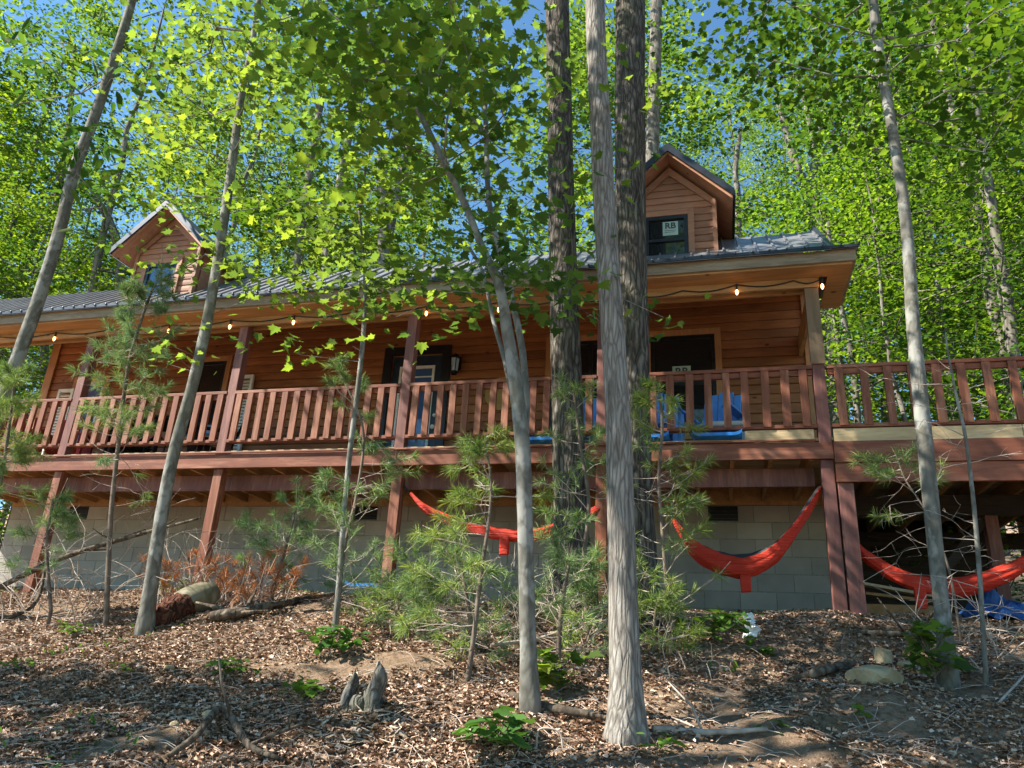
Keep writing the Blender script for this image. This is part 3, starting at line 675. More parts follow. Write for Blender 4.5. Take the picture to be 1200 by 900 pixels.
# patio furniture
def adirondack(x, y, rz, label, mat, grp):
    o = empty('porch_chair', (0, 0, 0), label, 'chair', grp)
    m = MB()
    for k in range(6): m.box(-.26, .26, -.28+k*.09, -.20+k*.09, .36-.02*k, .38-.02*k)
    m.build('seat', mat, o); m = MB()
    for k in range(5):
        xx = -.24+k*.1; h = .62+.1*math.sin((k+.5)/5*math.pi); m.add([(xx, .22, .27), (xx+.085, .22, .27), (xx+.085, .25, .27), (xx, .25, .27), (xx, .42, .3+h), (xx+.085, .42, .3+h), (xx+.085, .45, .3+h), (xx, .45, .3+h)], [(0, 1, 5, 4), (1, 2, 6, 5), (2, 3, 7, 6), (3, 0, 4, 7), (4, 5, 6, 7), (3, 2, 1, 0)])
    m.build('backrest', mat, o)
    for sx in (-1, 1):
        m = MB(); m.box(sx*.30-.06, sx*.30+.06, -.32, .32, .56, .585); m.build('armrest', mat, o)
        for yy in (-.27, .24): m = MB(); m.box(sx*.30-.025, sx*.30+.025, yy-.05, yy+.05, 0, .558); m.build('leg', mat, o)
    o.location = (x, y, FLOOR); o.rotation_euler.z = rz; return o
G_ = 'chairs on the porch'
adirondack(-1.55, 9.35, .2, 'blue slatted chair left of the big pale trunk', 'ltblue', G_)
adirondack(-.72, 9.3, -.1, 'blue slatted chair between the pale trunk and the window sticker', 'ltblue', G_)
adirondack(-.02, 9.4, -.35, 'blue slatted chair nearest the corner of the porch', 'ltblue', G_)
adirondack(-9.9, 9.5, .5, 'red chair left of the leftmost porch post', 'redchair', G_)
adirondack(-10.5, 9.2, .9, 'red chair at the far left end of the railing', 'redchair', G_)
def cooler(x, y, label):
    o = empty('cooler', (x, y, FLOOR), label, 'cooler'); m = MB(); m.box(x-.2, x+.2, y-.14, y+.14, FLOOR+.003, FLOOR+.26); m.build('body', 'cooler', o, bevel=.02); m = MB(); m.box(x-.21, x+.21, y-.15, y+.15, FLOOR+.262, FLOOR+.32); m.build('lid', 'white', o, bevel=.02)
cooler(-.86, 8.95, 'pale blue cooler box behind the rail beside the pale trunk'); cooler(.16, 9.0, 'pale blue cooler box behind the rail nearest the corner')
def pad(x0, x1, y, z, label, yw=.5, th=.05, rz=0):
    m = MB(); n = 14; w_ = x1-x0; vs = []
    for s in (0, 1):
        for i in range(n+1):
            for j in range(5):
                u = i/n; v = j/4; rim = .035*(max(0, abs(u-.5)*2-.8)*5+max(0, abs(v-.5)*2-.6)*2.5*.6)
                X = (u-.5)*w_; Yv = (v-.5)*yw; c_, s_ = math.cos(rz), math.sin(rz)
                vs.append((( x0+x1)/2+X*c_-Yv*s_, y+X*s_+Yv*c_, z+rim+(th if s else 0)*.5-(0 if s else .012)))
    k = (n+1)*5; fs = []
    for i in range(n):
        for j in range(4): a = i*5+j; fs += [(a, a+5, a+6, a+1), (k+a, k+a+1, k+a+6, k+a+5)]
    for i in range(n): fs += [(i*5, k+i*5, k+i*5+5, i*5+5), (i*5+4, i*5+9, k+i*5+9, k+i*5+4)]
    for j in range(4): fs += [(j, j+1, k+j+1, k+j), (n*5+j, k+n*5+j, k+n*5+j+1, n*5+j+1)]
    m.add(vs, fs, False); o = m.build('plastic_sled', 'blue', origin=((x0+x1)/2, y, z)); tag(o, label, 'sled', 'blue plastic sleds'); return o
pad(-2.3, -1.75, 8.63, FLOOR+.015, 'blue plastic sled on the deck edge left of the dark big trunk', .3)
pad(-.98, -.5, 8.63, FLOOR+.015, 'blue plastic sled on the deck edge just right of the pale trunk', .3)
pad(-.24, .30, 8.63, FLOOR+.015, 'blue plastic sled on the deck edge below the sticker window', .3)
b_ = Vector((PX[2]-.08, D-.18, gz(PX[2], D-.18)+.13)); pad(b_.x-.27, b_.x+.27, b_.y, b_.z, 'blue plastic sled lying on the ground at the foot of a deck post', .34, .05, -.1)
# table and chair at the left end
tb = empty('patio_table', (-8.0, 9.5, FLOOR), 'small dark patio table behind the rail between the left posts', 'table')
m = MB(); m.tube([(-8, 9.5, FLOOR+.70), (-8, 9.5, FLOOR+.73)], .42, 24, smooth=False); m.build('tabletop', 'iron', tb)
for k in range(4): a = k*math.pi/2+.6; m = MB(); m.tube([(-8+.34*math.cos(a), 9.5+.34*math.sin(a), FLOOR), (-8+.25*math.cos(a), 9.5+.25*math.sin(a), FLOOR+.7)], .014, 6); m.build('leg', 'iron', tb)
adirondack(-7.3, 9.6, -.9, 'black chair right of the dark patio table', 'iron', G_)
adirondack(-8.75, 9.6, .9, 'black chair left of the dark patio table', 'iron', G_)

# hammocks
def hammock(path, Y, wmid, label, pouch_at, greyedge=True, ybow=-.12, fa=1.6, ext=.22):
    P = [at(px, py, Y) for px, py in path]; C = smooth_path(P, 64); n = len(C)
    h = empty('hammock', tuple(C[0]), label, 'hammock', 'red hammocks under the deck')
    seg = 26; rings = []
    for i, c in enumerate(C):
        t_ = i/(n-1); e = math.sin(math.pi*t_)**.55; hh = .022+wmid*e; d_ = .018+wmid*.55*e
        ring = []
        for k in range(seg):
            a = 2*math.pi*k/seg; fold = 1+fa*(.10*math.sin(5*a+t_*3)*e+.09*math.sin(9*a-t_*7)+.03*math.sin(t_*70+3*a)*e)
            sag = -.25*hh*math.cos(a)
            ring.append((c[0]+.01*math.sin(3*a+t_*11), c[1]+ybow*math.sin(math.pi*t_)+d_*math.cos(a)*fold, c[2]+hh*math.sin(a)*fold))
        rings.append(ring)
    lo, hi = MB(), MB()
    vs = [p for r in rings for p in r]
    def fac(ks): return [(i*seg+k, i*seg+(k+1) % seg, (i+1)*seg+(k+1) % seg, (i+1)*seg+k) for i in range(n-1) for k in ks]
    gk = [k for k in range(seg) if greyedge and 4 <= k <= 8]
    lo.add(vs, fac([k for k in range(seg) if k not in gk]), True); lo.build('fabric', 'hred', h)
    if gk: hi.add(vs, fac(gk), True); hi.build('edge_panel', 'hgrey', h)
    m = MB(); m.tube([Vector(C[0])+(Vector(C[0])-Vector(C[1])).normalized()*.22, C[0]], .012, 6); m.tube([C[-1], Vector(C[-1])+(Vector(C[-1])-Vector(C[-2])).normalized()*ext], .012, 6); m.build('strap', 'cord', h)
    c = Vector(C[int(pouch_at*(n-1))])+Vector((0, ybow-.02, -wmid*.9)); m = MB()
    m.add([(c.x-.055, c.y-.02, c.z+.02), (c.x+.06, c.y-.02, c.z+.02), (c.x+.06, c.y+.03, c.z+.02), (c.x-.055, c.y+.03, c.z+.02), (c.x-.045, c.y-.035, c.z-.20), (c.x+.055, c.y-.03, c.z-.19), (c.x+.055, c.y+.045, c.z-.19), (c.x-.045, c.y+.04, c.z-.2)],
          [(0, 1, 5, 4), (1, 2, 6, 5), (2, 3, 7, 6), (3, 0, 4, 7), (4, 5, 6, 7), (3, 2, 1, 0)]); m.build('stuff_pouch', 'hred', h, bevel=.012)
hammock([(962, 572), (945, 600), (925, 630), (902, 654), (872, 665), (842, 660), (815, 646), (800, 626), (788, 606)], D+.05, .085, 'red hammock with a grey edge hung left of the double corner post', .5, ext=.6)
hammock([(481, 578), (500, 597), (530, 612), (560, 622), (595, 629), (630, 628), (660, 618), (700, 598), (716, 582)], D+.05, .038, 'red hammock hung between the middle deck posts behind pine twigs', .5, False)
hammock([(985, 590), (1003, 640), (1030, 665), (1060, 681), (1095, 690), (1130, 688), (1165, 677), (1200, 660), (1250, 620), (1285, 585)], D+.2, .06, 'red hammock hung across the dark space right of the corner post', .38, False)

# ================================================================== trees in front
def trunk_pts(path, Y, dY=0, n=40, toground=None):
    """path: [(px,py,width_px)] from base up; returns points and radii"""
    k = len(path); P = []; Rr = []
    for i, (px, py, wd) in enumerate(path):
        yy = Y+dY*i/(k-1); p = at(px, py, yy); dist = (Vector(M.T[2]*0)+p).length
        dep = -(np.array(M.T) @ np.array(p))[2]; P.append(p); Rr.append(.93*wd/2*dep/F*(dep/math.hypot(dep, (px-600)/F*dep)))
    S = smooth_path(P, n); ra = np.interp(np.linspace(0, k-1, n+1), range(k), Rr); return [Vector(s) for s in S], list(ra)
def clusters(boxes):
    out = []
    for x0, y0, x1, y1, Y0, Y1, n in boxes:
        for _ in range(n):
            out.append(np.array(at(random.uniform(x0, x1), random.uniform(y0, y1), random.uniform(Y0, Y1))))
    return out
def leaf_points(cl, per, sp=(.28, .28, .09), rs=RS):
    c = np.repeat(np.array(cl), per, 0); return c+rs.randn(len(c), 3)*np.array(sp)
def make_tree(name, label, cat, stems, boxes=(), bark='bark_smooth', leafm='maple', shape='maple', size=.12, per=9, seg=18, n=40, fl=None, rb=.0035, group=None, skel_from=.3, sp=(.26, .26, .08), extra_up=None, branch_mat=None, tilt=.45, extra_cl=None):
    P0 = stems[0][0][0]
    o = empty(name, tuple(P0), label, cat, group)
    skel = []
    for si, (P, Rr) in enumerate(stems):
        m = MB(); m.tube(P, Rr, seg, flute=(fl if si == 0 else None), jit=.025)
        m.build('trunk' if si == 0 else 'stem', bark, o)
        k0 = int(len(P)*skel_from) if si == 0 else 0
        skel += [(np.array(p), 0.02*j) for j, p in enumerate(P[k0:])]
    cl = clusters(boxes)
    if extra_cl is not None: cl += list(extra_cl)
    if cl:
        segs = grow(skel, cl, rb); m = MB(); tube_segs(m, segs, 6); m.build('branches', branch_mat or bark, o)
        leaves('crown', leaf_points(cl, per, sp), size, shape, leafm, o, tilt=tilt)
    return o
def up_ext(P, Rr, H, taper=.5, lean=(0, 0), n=14):
    """carry a trunk on above the frame"""
    a = P[-1]; d = (P[-1]-P[-6]).normalized(); d = (d+Vector((lean[0], lean[1], .6))).normalized(); q = list(P); r = list(Rr)
    for i in range(1, n+1):
        f = i/n; q.append(a+d*(H*f)+Vector((.12*math.sin(f*5), .1*math.cos(f*4)-.1, 0))); r.append(Rr[-1]*(1-f)+Rr[-1]*taper*.3*f)
    return q, r
def high_crown(top, rad, h, n, rs=RS):
    out = []
    for _ in range(n):
        u = rs.randn(3); u /= np.linalg.norm(u); r = rs.rand()**.4
        out.append(np.array(top)+u*r*np.array([rad, rad, h]))
    return out

def sink(P, dz=.12):
    P[0] = Vector((P[0].x, P[0].y, gz(P[0].x, P[0].y)-dz)); return P

# T6 pale ridged trunk in the centre
g6 = gp(735, 868); P, r = trunk_pts([(733, 872, 50), (733, 800, 40), (730, 700, 36), (727, 580, 34), (722, 450, 31), (714, 330, 29), (707, 220, 28), (704, 150, 27), (699, 60, 25), (696, -40, 24)], g6.y, .25, 70); sink(P)
P, r = up_ext(P, r, 7)
make_tree('tree', 'pale grey ridged trunk, thickest and nearest, left of centre foreground'.replace('left of centre', 'standing in the centre'), 'tree', [(P, r)],
          [(690, 20, 740, 260, g6.y-.1, g6.y+.3, 5), (755, 350, 790, 375, g6.y, g6.y+.3, 1)], 'bark_pale', seg=40, fl=flare(26, .3, .045, 1), size=.085, per=6, skel_from=.45, extra_cl=high_crown(P[-1], 2.2, 2.5, 60), sp=(.16, .16, .06), rb=.003)
# T5 dark trunk
P, r = trunk_pts([(670, 690, 50), (669, 620, 44), (667, 540, 42), (664, 450, 40), (661, 350, 37), (657, 200, 33), (655, 100, 31), (653, 0, 29), (652, -60, 28)], 7.75, .1, 60); sink(P)
P, r = up_ext(P, r, 9)
make_tree('tree', 'thick dark furrowed trunk rising past the railing left of the pale trunk', 'tree', [(P, r)], [(655, 60, 700, 300, 7.5, 8.0, 4), (700, 320, 720, 380, 7.4, 7.8, 3)], 'bark_dark', seg=36, fl=flare(30, .35, .05, 2), size=.12, per=7, skel_from=.4, extra_cl=high_crown(P[-1], 2.8, 3, 90), rb=.004)
# T7 dark trunk behind T6
P, r = trunk_pts([(752, 700, 42), (750, 600, 36), (746, 500, 36), (742, 380, 38), (739, 250, 38), (738, 120, 37), (739, 0, 36), (739, -60, 35)], 7.2, .1, 60); sink(P)
P, r = up_ext(P, r, 9)
make_tree('tree', 'dark furrowed trunk directly behind the pale trunk, seen on its right side', 'tree', [(P, r)], [(745, 90, 770, 200, 7.0, 7.6, 3), (750, 355, 785, 385, 7, 7.2, 1)], 'bark_dark', seg=36, fl=flare(30, .3, .06, 4), size=.12, per=6, skel_from=.4, extra_cl=high_crown(P[-1], 2.8, 3, 90), rb=.004)
# T4 maple with several stems
g4 = gp(621, 838)
A, ra = trunk_pts([(622, 842, 24), (619, 760, 20), (617, 680, 20), (615, 600, 20), (612, 520, 20), (603, 440, 17), (594, 385, 15), (585, 335, 12), (565, 290, 9), (545, 240, 8.5), (520, 190, 8), (490, 130, 7), (455, 75, 6), (415, 35, 4), (370, 5, 3)], g4.y, -.3, 60); sink(A)
B, rb_ = trunk_pts([(615, 510, 9), (617, 470, 9), (612, 410, 9), (602, 360, 8), (593, 320, 8), (583, 285, 7), (573, 235, 7), (570, 170, 6.5), (568, 110, 5.5), (564, 50, 4), (560, -10, 3)], g4.y+.05, .4, 40)
C_, rc = trunk_pts([(607, 495, 8), (592, 425, 6), (578, 375, 5), (566, 320, 4.5), (550, 290, 4)], g4.y+.12, .2, 24)
E_, re_ = trunk_pts([(570, 160, 4.5), (545, 130, 4), (520, 110, 3.5), (480, 90, 3)], g4.y+.3, .1, 12)
make_tree('maple_tree', 'slender grey maple with several stems, left of the thick dark trunk', 'tree', [(A, ra), (B, rb_), (C_, rc), (E_, re_)],
          [(320, -30, 600, 90, g4.y-1.2, g4.y+1.4, 115), (380, 60, 605, 190, g4.y-.8, g4.y+1.4, 95), (470, 180, 640, 280, g4.y-.4, g4.y+1.2, 22), (530, 280, 650, 350, g4.y-.3, g4.y+.5, 20), (430, 330, 660, 375, g4.y-.1, g4.y+.5, 6), (340, 90, 440, 260, g4.y-.5, g4.y+1, 12)], 'bark_smooth', seg=18, n=60, fl=flare(20, .3, .03, 3), size=.092, per=13, rb=.0022, skel_from=.45, extra_cl=high_crown((-3.0, 5.3, 9.4), 1.8, 1.3, 120))  # extra clumps above the frame, added to shade the right deck
# T2 leaning slim trunk left
g2 = gp(168, 742)
P, r = trunk_pts([(168, 748, 21), (176, 690, 18), (190, 600, 17), (204, 530, 16), (226, 450, 15), (243, 375, 14), (256, 300, 13), (268, 220, 12), (276, 160, 11), (285, 100, 9), (294, 60, 8), (305, -10, 6)], g2.y, -.2, 50); sink(P)
make_tree('tree', 'slim grey trunk leaning right in front of the left dormer', 'tree', [(P, r)],
          [(160, 60, 350, 180, g2.y-.8, g2.y+1.2, 60), (200, -20, 340, 80, g2.y-1, g2.y+1, 40), (150, 150, 320, 260, g2.y-.6, g2.y+.8, 26), (170, 285, 300, 350, g2.y-.4, g2.y+.2, 15), (180, 380, 260, 400, g2.y-.3, g2.y+.2, 2), (190, 405, 215, 440, g2.y-.4, g2.y, 3)], 'bark_smooth', seg=18, fl=flare(18, .35, .03, 5), size=.088, per=11, rb=.0025, skel_from=.35)
# T1 leaning trunk at the left edge
P, r = trunk_pts([(-75, 690, 25), (-30, 560, 22), (2, 474, 20), (28, 400, 19), (47, 345, 18), (70, 270, 17), (87, 200, 16), (106, 150, 15), (132, 75, 13), (155, 0, 11), (170, -60, 10)], 6.3, 0, 50); sink(P)
P, r = up_ext(P, r, 4)
make_tree('tree', 'grey brown trunk leaning right at the left edge of the view', 'tree', [(P, r)],
          [(120, 40, 200, 110, 6, 7, 9), (80, 130, 150, 220, 5.8, 6.6, 6), (-40, 20, 120, 120, 5.5, 7.5, 14), (90, 220, 140, 280, 6, 6.6, 2)], 'bark_smooth', leafm='leafbg2', shape='long', seg=20, fl=flare(20, .3, .03, 6), size=.2, per=10, rb=.003, skel_from=.45, sp=(.24, .24, .16), extra_cl=high_crown((-5.2, 5.7, 9.6), 2.0, 1.7, 170), tilt=.9)  # unseen high crown added to shade the right half of the cabin
# T9 right trunk
g9 = gp(1112, 806)
P, r = trunk_pts([(1112, 812, 25), (1107, 740, 20), (1100, 680, 20), (1092, 600, 21), (1084, 520, 21), (1077, 450, 20), (1070, 380, 18), (1065, 300, 16), (1058, 230, 15), (1047, 160, 14), (1035, 90, 14), (1026, 30, 13), (1020, -40, 12)], g9.y, .2, 60); sink(P)
P, r = up_ext(P, r, 4)
make_tree('tree', 'smooth grey slim trunk in front of the right hand railing', 'tree', [(P, r)],
          [(820, -30, 1020, 90, g9.y-.5, g9.y+3, 75), (1020, -30, 1230, 110, g9.y-.5, g9.y+2.5, 75), (850, 80, 1000, 150, g9.y+.5, g9.y+3, 22), (1080, 90, 1200, 190, g9.y, g9.y+2, 26), (960, 130, 1060, 170, g9.y+1, g9.y+2, 5)], 'bark_smooth', leafm='leafbg2', shape='lobed', seg=22, fl=flare(18, .3, .03, 7), size=.09, per=16, rb=.0022, skel_from=.6)
# low maple crown left of centre (thin stem)
g11 = gp(392, 748)
P, r = trunk_pts([(391, 752, 9), (397, 690, 8), (402, 620, 7), (410, 530, 7), (420, 450, 6.5), (426, 390, 6), (428, 340, 5), (425, 290, 4), (420, 240, 3)], g11.y, 0, 40); sink(P, .05)
make_tree('maple_sapling', 'thin maple sapling with bright leaves in front of the porch ceiling', 'sapling', [(P, r)],
          [(320, 240, 500, 300, g11.y-.5, g11.y+.6, 24), (320, 295, 510, 350, g11.y-.5, g11.y+.5, 30), (380, 340, 470, 375, g11.y-.4, g11.y+.3, 5), (345, 405, 420, 425, g11.y-.3, g11.y+.1, 3), (400, 180, 450, 260, g11.y-.3, g11.y+.4, 6)], 'bark_smooth', seg=10, size=.095, per=11, rb=.0018, skel_from=.35, sp=(.2, .2, .06))
# T10 thin bare stem right
g10 = gp(1156, 806)
P, r = trunk_pts([(1156, 808, 8), (1152, 740, 7), (1147, 660, 7), (1140, 580, 6), (1131, 510, 5), (1122, 470, 4), (1112, 420, 3), (1108, 390, 2)], g10.y, 0, 30); sink(P, .05)
o10 = make_tree('sapling', 'very thin bare stem with dead twigs at the right, beside the slim grey trunk', 'sapling', [(P, r)], (), 'bark_smooth', seg=8)
def dead_twigs(parent, P, n, L, mat='deadtwig', f0=.1, f1=.95, rad=.0035, kids=2, rs=random, droop=0.0):
    m = MB()
    def rec(a, d, l, rr, dep):
        pts = [a]; k = 5
        for i in range(k):
            d = (d+Vector((rs.gauss(0, .16), rs.gauss(0, .16), rs.gauss(0, .12)-droop))).normalized(); pts.append(pts[-1]+d*(l/k))
        m.tube(pts, [rr*(1-.7*i/k) for i in range(k+1)], 4, cap=False)
        if dep > 0:
            for j in range(kids):
                q = pts[rs.randint(2, k)]; rec(q, (d+Vector((rs.gauss(0, .8), rs.gauss(0, .8), rs.gauss(0, .5)))).normalized(), l*rs.uniform(.35, .65), rr*.6, dep-1)
    for i in range(n):
        p = P[int(len(P)*rs.uniform(f0, f1))-1]; a = rs.uniform(0, 6.28); rec(Vector(p), Vector((math.cos(a), math.sin(a)*.7, rs.uniform(-.2, .5))).normalized(), L*rs.uniform(.5, 1.2), rad, 2)
    return m.build('twigs', mat, parent)
dead_twigs(o10, P, 22, .42)

# ------------------------------------------------------------------ white pine saplings
def needle_cloud(name, tips, dirs, per, ln, parent, mat='needle', wd=.0038, rs=RS, spread=.62):
    tips = np.array(tips); dirs = np.array(dirs); dirs /= np.linalg.norm(dirs, axis=1)[:, None]
    c = np.repeat(tips, per, 0); d0 = np.repeat(dirs, per, 0); N = len(c)
    c = c-d0*(rs.rand(N)[:, None]*.07)
    d = d0*.8+rs.randn(N, 3)*spread; d /= np.linalg.norm(d, axis=1)[:, None]
    L = ln*(.65+.5*rs.rand(N))[:, None]; s = np.cross(d, rs.randn(N, 3)); s /= np.linalg.norm(s, axis=1)[:, None]
    mid = c+d*L*.55; end = c+d*L; end[:, 2] -= (L[:, 0]*.12)
    V = np.stack([c-s*wd*.4, c+s*wd*.4, mid+s*wd*.5, end, mid-s*wd*.5], 1)
    return np_mesh(name, V, [(0, 1, 2, 4), (2, 3, 4)], mat, parent)
def pine(label, path, Y, n_br, L0, f0=.25, tuftlen=.115, per=34, group=None, bare=.52, side=None, thick=1, mat='needle', twn=10):
    P, r = trunk_pts(path, Y, 0, 40); sink(P, .04)
    o = empty('pine_sapling', tuple(P[0]), label, 'pine sapling', group); m = MB(); m.tube(P, [q*.8 for q in r], 9, jit=.05); m.build('trunk', 'twig' if thick < 2 else 'deadbark', o)
    m = MB(); tips = []; dirs = []
    for b in range(n_br):
        f = f0+(1-f0)*((b+random.random())/n_br); p = Vector(P[min(len(P)-1, int(f*len(P)))]); a = random.uniform(0, 2*math.pi)
        if side and random.random() < .6: a = side+random.gauss(0, .5)
        l = L0*(1.15-.75*f)*random.uniform(.6, 1.15); d = Vector((math.cos(a), math.sin(a), random.uniform(-.35, .6))).normalized(); q = p; pts = [p]
        for i in range(5):
            d = (d+Vector((random.gauss(0, .17), random.gauss(0, .17), random.gauss(.05, .14)))).normalized(); q = q+d*(l/5); pts.append(q)
            if i >= 1:
                for _ in range(random.choice((1, 2, 2))):
                    dd = (d+Vector((random.gauss(0, .7), random.gauss(0, .7), random.uniform(-.1, .4)))).normalized(); e = q+dd*l*random.uniform(.12, .3)
                    m.tube([q, e], [.003, .002], 4, cap=False)
                    if random.random() > bare: tips.append(e); dirs.append(dd)
        m.tube(pts, [.0045*(1-.6*i/5) for i in range(6)], 5, cap=False)
        tips.append(q); dirs.append(d)
    tips.append(P[-1]); dirs.append(Vector((0, 0, 1)))
    m.build('branches', 'deadtwig', o)
    needle_cloud('needles', tips, dirs, per, tuftlen, o, mat)
    if twn: dead_twigs(o, P, twn, .35, rad=.0028, f0=.08, f1=.7)
    return o
PG = 'young pines on the bank'
def bp(px, py): return gp(px, py).y
pine('thin dark stemmed pine sapling crossing the left railing', [(124, 738, 10), (127, 660, 9), (131, 590, 8), (140, 510, 7), (150, 430, 6), (164, 380, 5), (180, 335, 4)], bp(124, 735), 60, .66, .45, bare=.3, group=PG, twn=16)
pine('short pine sapling at the left edge beside the leaning trunk', [(-20, 700, 8), (-5, 600, 7), (8, 520, 6), (18, 440, 4)], 6.0, 36, .55, .42, bare=.3, group=PG)
pine('pine sapling with sparse tufts in front of the third deck post', [(392, 745, 8), (398, 690, 7), (404, 640, 6), (420, 570, 5), (425, 500, 4), (400, 440, 3)], bp(392, 742)+.1, 30, .62, .15, group=PG, per=36)
pine('pine sapling with a double stem left of the multi stemmed maple', [(548, 800, 9), (556, 740, 8), (563, 680, 7), (574, 600, 5), (575, 560, 4), (568, 515, 3)], bp(548, 798), 26, .62, .12, group=PG, side=math.pi)
pine('tall pine sapling right of the pale trunk, in front of the hammock end', [(790, 745, 8), (782, 690, 7), (776, 620, 6), (772, 560, 5), (776, 500, 5), (772, 455, 4)], 6.4, 30, .6, .08, group=PG, side=0, per=36)
pine('bushy pine sapling at the foot of the thick dark trunk', [(690, 770, 10), (688, 720, 9), (684, 660, 8), (690, 590, 6), (680, 520, 5), (672, 455, 4)], 6.6, 38, .6, .02, group=PG, per=36)
pine('low bushy pine between the maple and the pale trunk', [(655, 790, 10), (655, 750, 9), (660, 700, 7), (668, 655, 4)], 5.9, 28, .7, .0, group=PG, per=36)
pine('low spreading pine left of the maple base', [(560, 775, 9), (552, 730, 8), (545, 690, 6), (540, 655, 4)], 5.9, 26, .75, .0, group=PG, per=60, side=math.pi)
pine('low spreading pine on the crest in front of the hammock end', [(765, 760, 6), (768, 720, 5), (772, 700, 4)], 6.3, 18, .42, .0, group=PG, per=36)
pine('small pine below the patch of dead orange needles', [(320, 690, 6), (335, 640, 5), (350, 585, 4)], 7.0, 26, .62, .1, group=PG)
pine('small pine at the left, in front of the lower left block wall', [(60, 720, 7), (55, 640, 6), (62, 585, 4)], 6.3, 16, .45, .3, group=PG, twn=18)
pine('sparse pine twig growing behind the right hand slim trunk', [(1125, 740, 5), (1110, 660, 4), (1085, 600, 3), (1060, 560, 3), (1050, 530, 2)], 7.2, 9, .6, .5, group=PG, side=math.pi)
pine('low pine at the left end of the crest', [(455, 745, 7), (468, 705, 6), (470, 680, 4)], 6.4, 18, .6, .0, group=PG)
# dead orange pine twigs heap
dn = empty('dead_pine_branch', tuple(gp(275, 690)), 'heap of dead pine branches with rusty orange needles beside the log', 'branch')
tips, dirs = [], []; m = MB()
for i in range(110):
    px = random.uniform(185, 345); Yb = random.uniform(6.7, 7.6); b = at(px, 690, Yb); b.z = gz(b.x, Yb)
    d = Vector((random.gauss(0, .5), random.gauss(0, .3), random.uniform(.3, 1))).normalized(); l = random.uniform(.2, .6); e = b+d*l
    m.tube([b, b+d*l*.5+Vector((random.gauss(0, .03), 0, 0)), e], [.006, .005, .003], 5, cap=False)
    if random.random() < .62: tips += [e, b+d*l*.7]; dirs += [d, d]
m.build('branches', 'deadtwig', dn); needle_cloud('needles', tips, dirs, 42, .11, dn, 'deadneedle')
# tangle of bare twigs
def tangle(label, px0, px1, py, Y0, Y1, n, L, mat='deadtwig', grp=None):
    c = at((px0+px1)/2, py, (Y0+Y1)/2); c.z = gz(c.x, c.y); o = empty('bare_shrub', tuple(c), label, 'shrub', grp); Ps = []
    for i in range(n):
        p = at(random.uniform(px0, px1), py, random.uniform(Y0, Y1)); p.z = gz(p.x, p.y); Ps.append(p)
    m = MB()
    for p in Ps:
        d = Vector((random.gauss(0, .55), random.gauss(0, .3), random.uniform(.5, 1))).normalized(); q = p; pts = [p]; l = L*random.uniform(.5, 1.2)
        for i in range(8):
            d = (d+Vector((random.gauss(0, .2), random.gauss(0, .15), random.gauss(-.12, .1)))).normalized(); q = q+d*(l/8); pts.append(q)
            if random.random() < .5:
                e = (d+Vector((random.gauss(0, .9), random.gauss(0, .6), random.gauss(.1, .5)))).normalized(); m.tube([q, q+e*l*.15, q+e*l*.3+Vector((0, 0, random.gauss(0, .05)))], [.0035, .003, .0015], 4, cap=False)
        m.tube(pts, [.006*(1-.75*i/8) for i in range(9)], 5, cap=False)
    m.build('twigs', mat, o); return o
tangle('bare tangled shrub in front of the lower left block wall', 10, 120, 700, 6.2, 7.6, 26, 1.5)
tangle('grey tangle of dead twigs above the log', 190, 270, 690, 6.8, 7.5, 24, .9)
tangle('dead twigs among the low pines at the centre crest', 600, 700, 740, 6.0, 7.2, 24, .7)
tangle('bare twigs at the right edge in front of the dark space', 1120, 1230, 740, 6.2, 7.6, 16, .9)
tangle('dead twigs under the pine left of the maple', 470, 600, 740, 6.0, 7.2, 22, .6)
tangle('bare twigs on the slope right of the pale trunk', 770, 860, 760, 5.6, 6.8, 8, .5)

# fallen branches, log, stump, rocks
def rod(name, label, cat, path, mat, seg=8, jit=.12, grp=None, kids=0):
    """path: [(point, radius)]"""
    m = MB(); P = [Vector(p) for p, _ in path]; S = smooth_path(P, 20); r = np.interp(np.linspace(0, len(P)-1, 21), range(len(P)), [q for _, q in path])
    m.tube(S, list(r), seg, jit=jit)
    for _ in range(kids):
        i = random.randint(5, 18); d = Vector((random.gauss(0, 1), random.gauss(0, .6), random.uniform(-.1, .7))).normalized(); l = random.uniform(.15, .4)
        m.tube([S[i], Vector(S[i])+d*l*.5, Vector(S[i])+d*l+Vector((random.gauss(0, .04), 0, 0))], [r[i]*.5, r[i]*.4, r[i]*.2], 5)
    o = m.build(name, mat, origin=P[0]); return tag(o, label, cat, grp)
def gl(px, py, dz=0): p = gp(px, py); p.z += dz; return p
rod('fallen_branch', 'long dead branch leaning from the ground up to the right at the left', 'branch', [(at(-5, 690, 6.6), .03), (at(70, 655, 6.7), .028), (at(150, 630, 6.8), .024), (at(235, 607, 6.9), .012)], 'deadbark', kids=5)
rod('fallen_branch', 'thin dark stick crossing under the leaning dead branch', 'branch', [(gl(5, 730, .02), .02), (at(45, 700, 6.8), .018), (at(60, 610, 7.0), .012), (at(80, 560, 7.1), .006)], 'deadbark')
rod('fallen_branch', 'forked bare branch lying at the bottom edge, left of the stump', 'branch', [(gl(195, 893, .02), .014), (gl(225, 880, .06), .018), (gl(256, 858, .12), .022), (gl(290, 885, .04), .02), (gl(330, 900, .03), .01)], 'deadbark', kids=3)
rod('fallen_branch', 'thin curved twig lying right of the forked branch', 'branch', [(gl(290, 885, .04), .012), (gl(320, 878, .07), .010), (gl(350, 872, .09), .008), (gl(374, 860, .06), .005)], 'deadbark', kids=2)
rod('fallen_branch', 'brown fallen limb on the crest between the log and the sapling', 'branch', [(gl(245, 730, .05), .05), (gl(285, 727, .07), .05), (gl(340, 712, .05), .035), (gl(390, 700, .04), .02)], 'deadbark', kids=4)
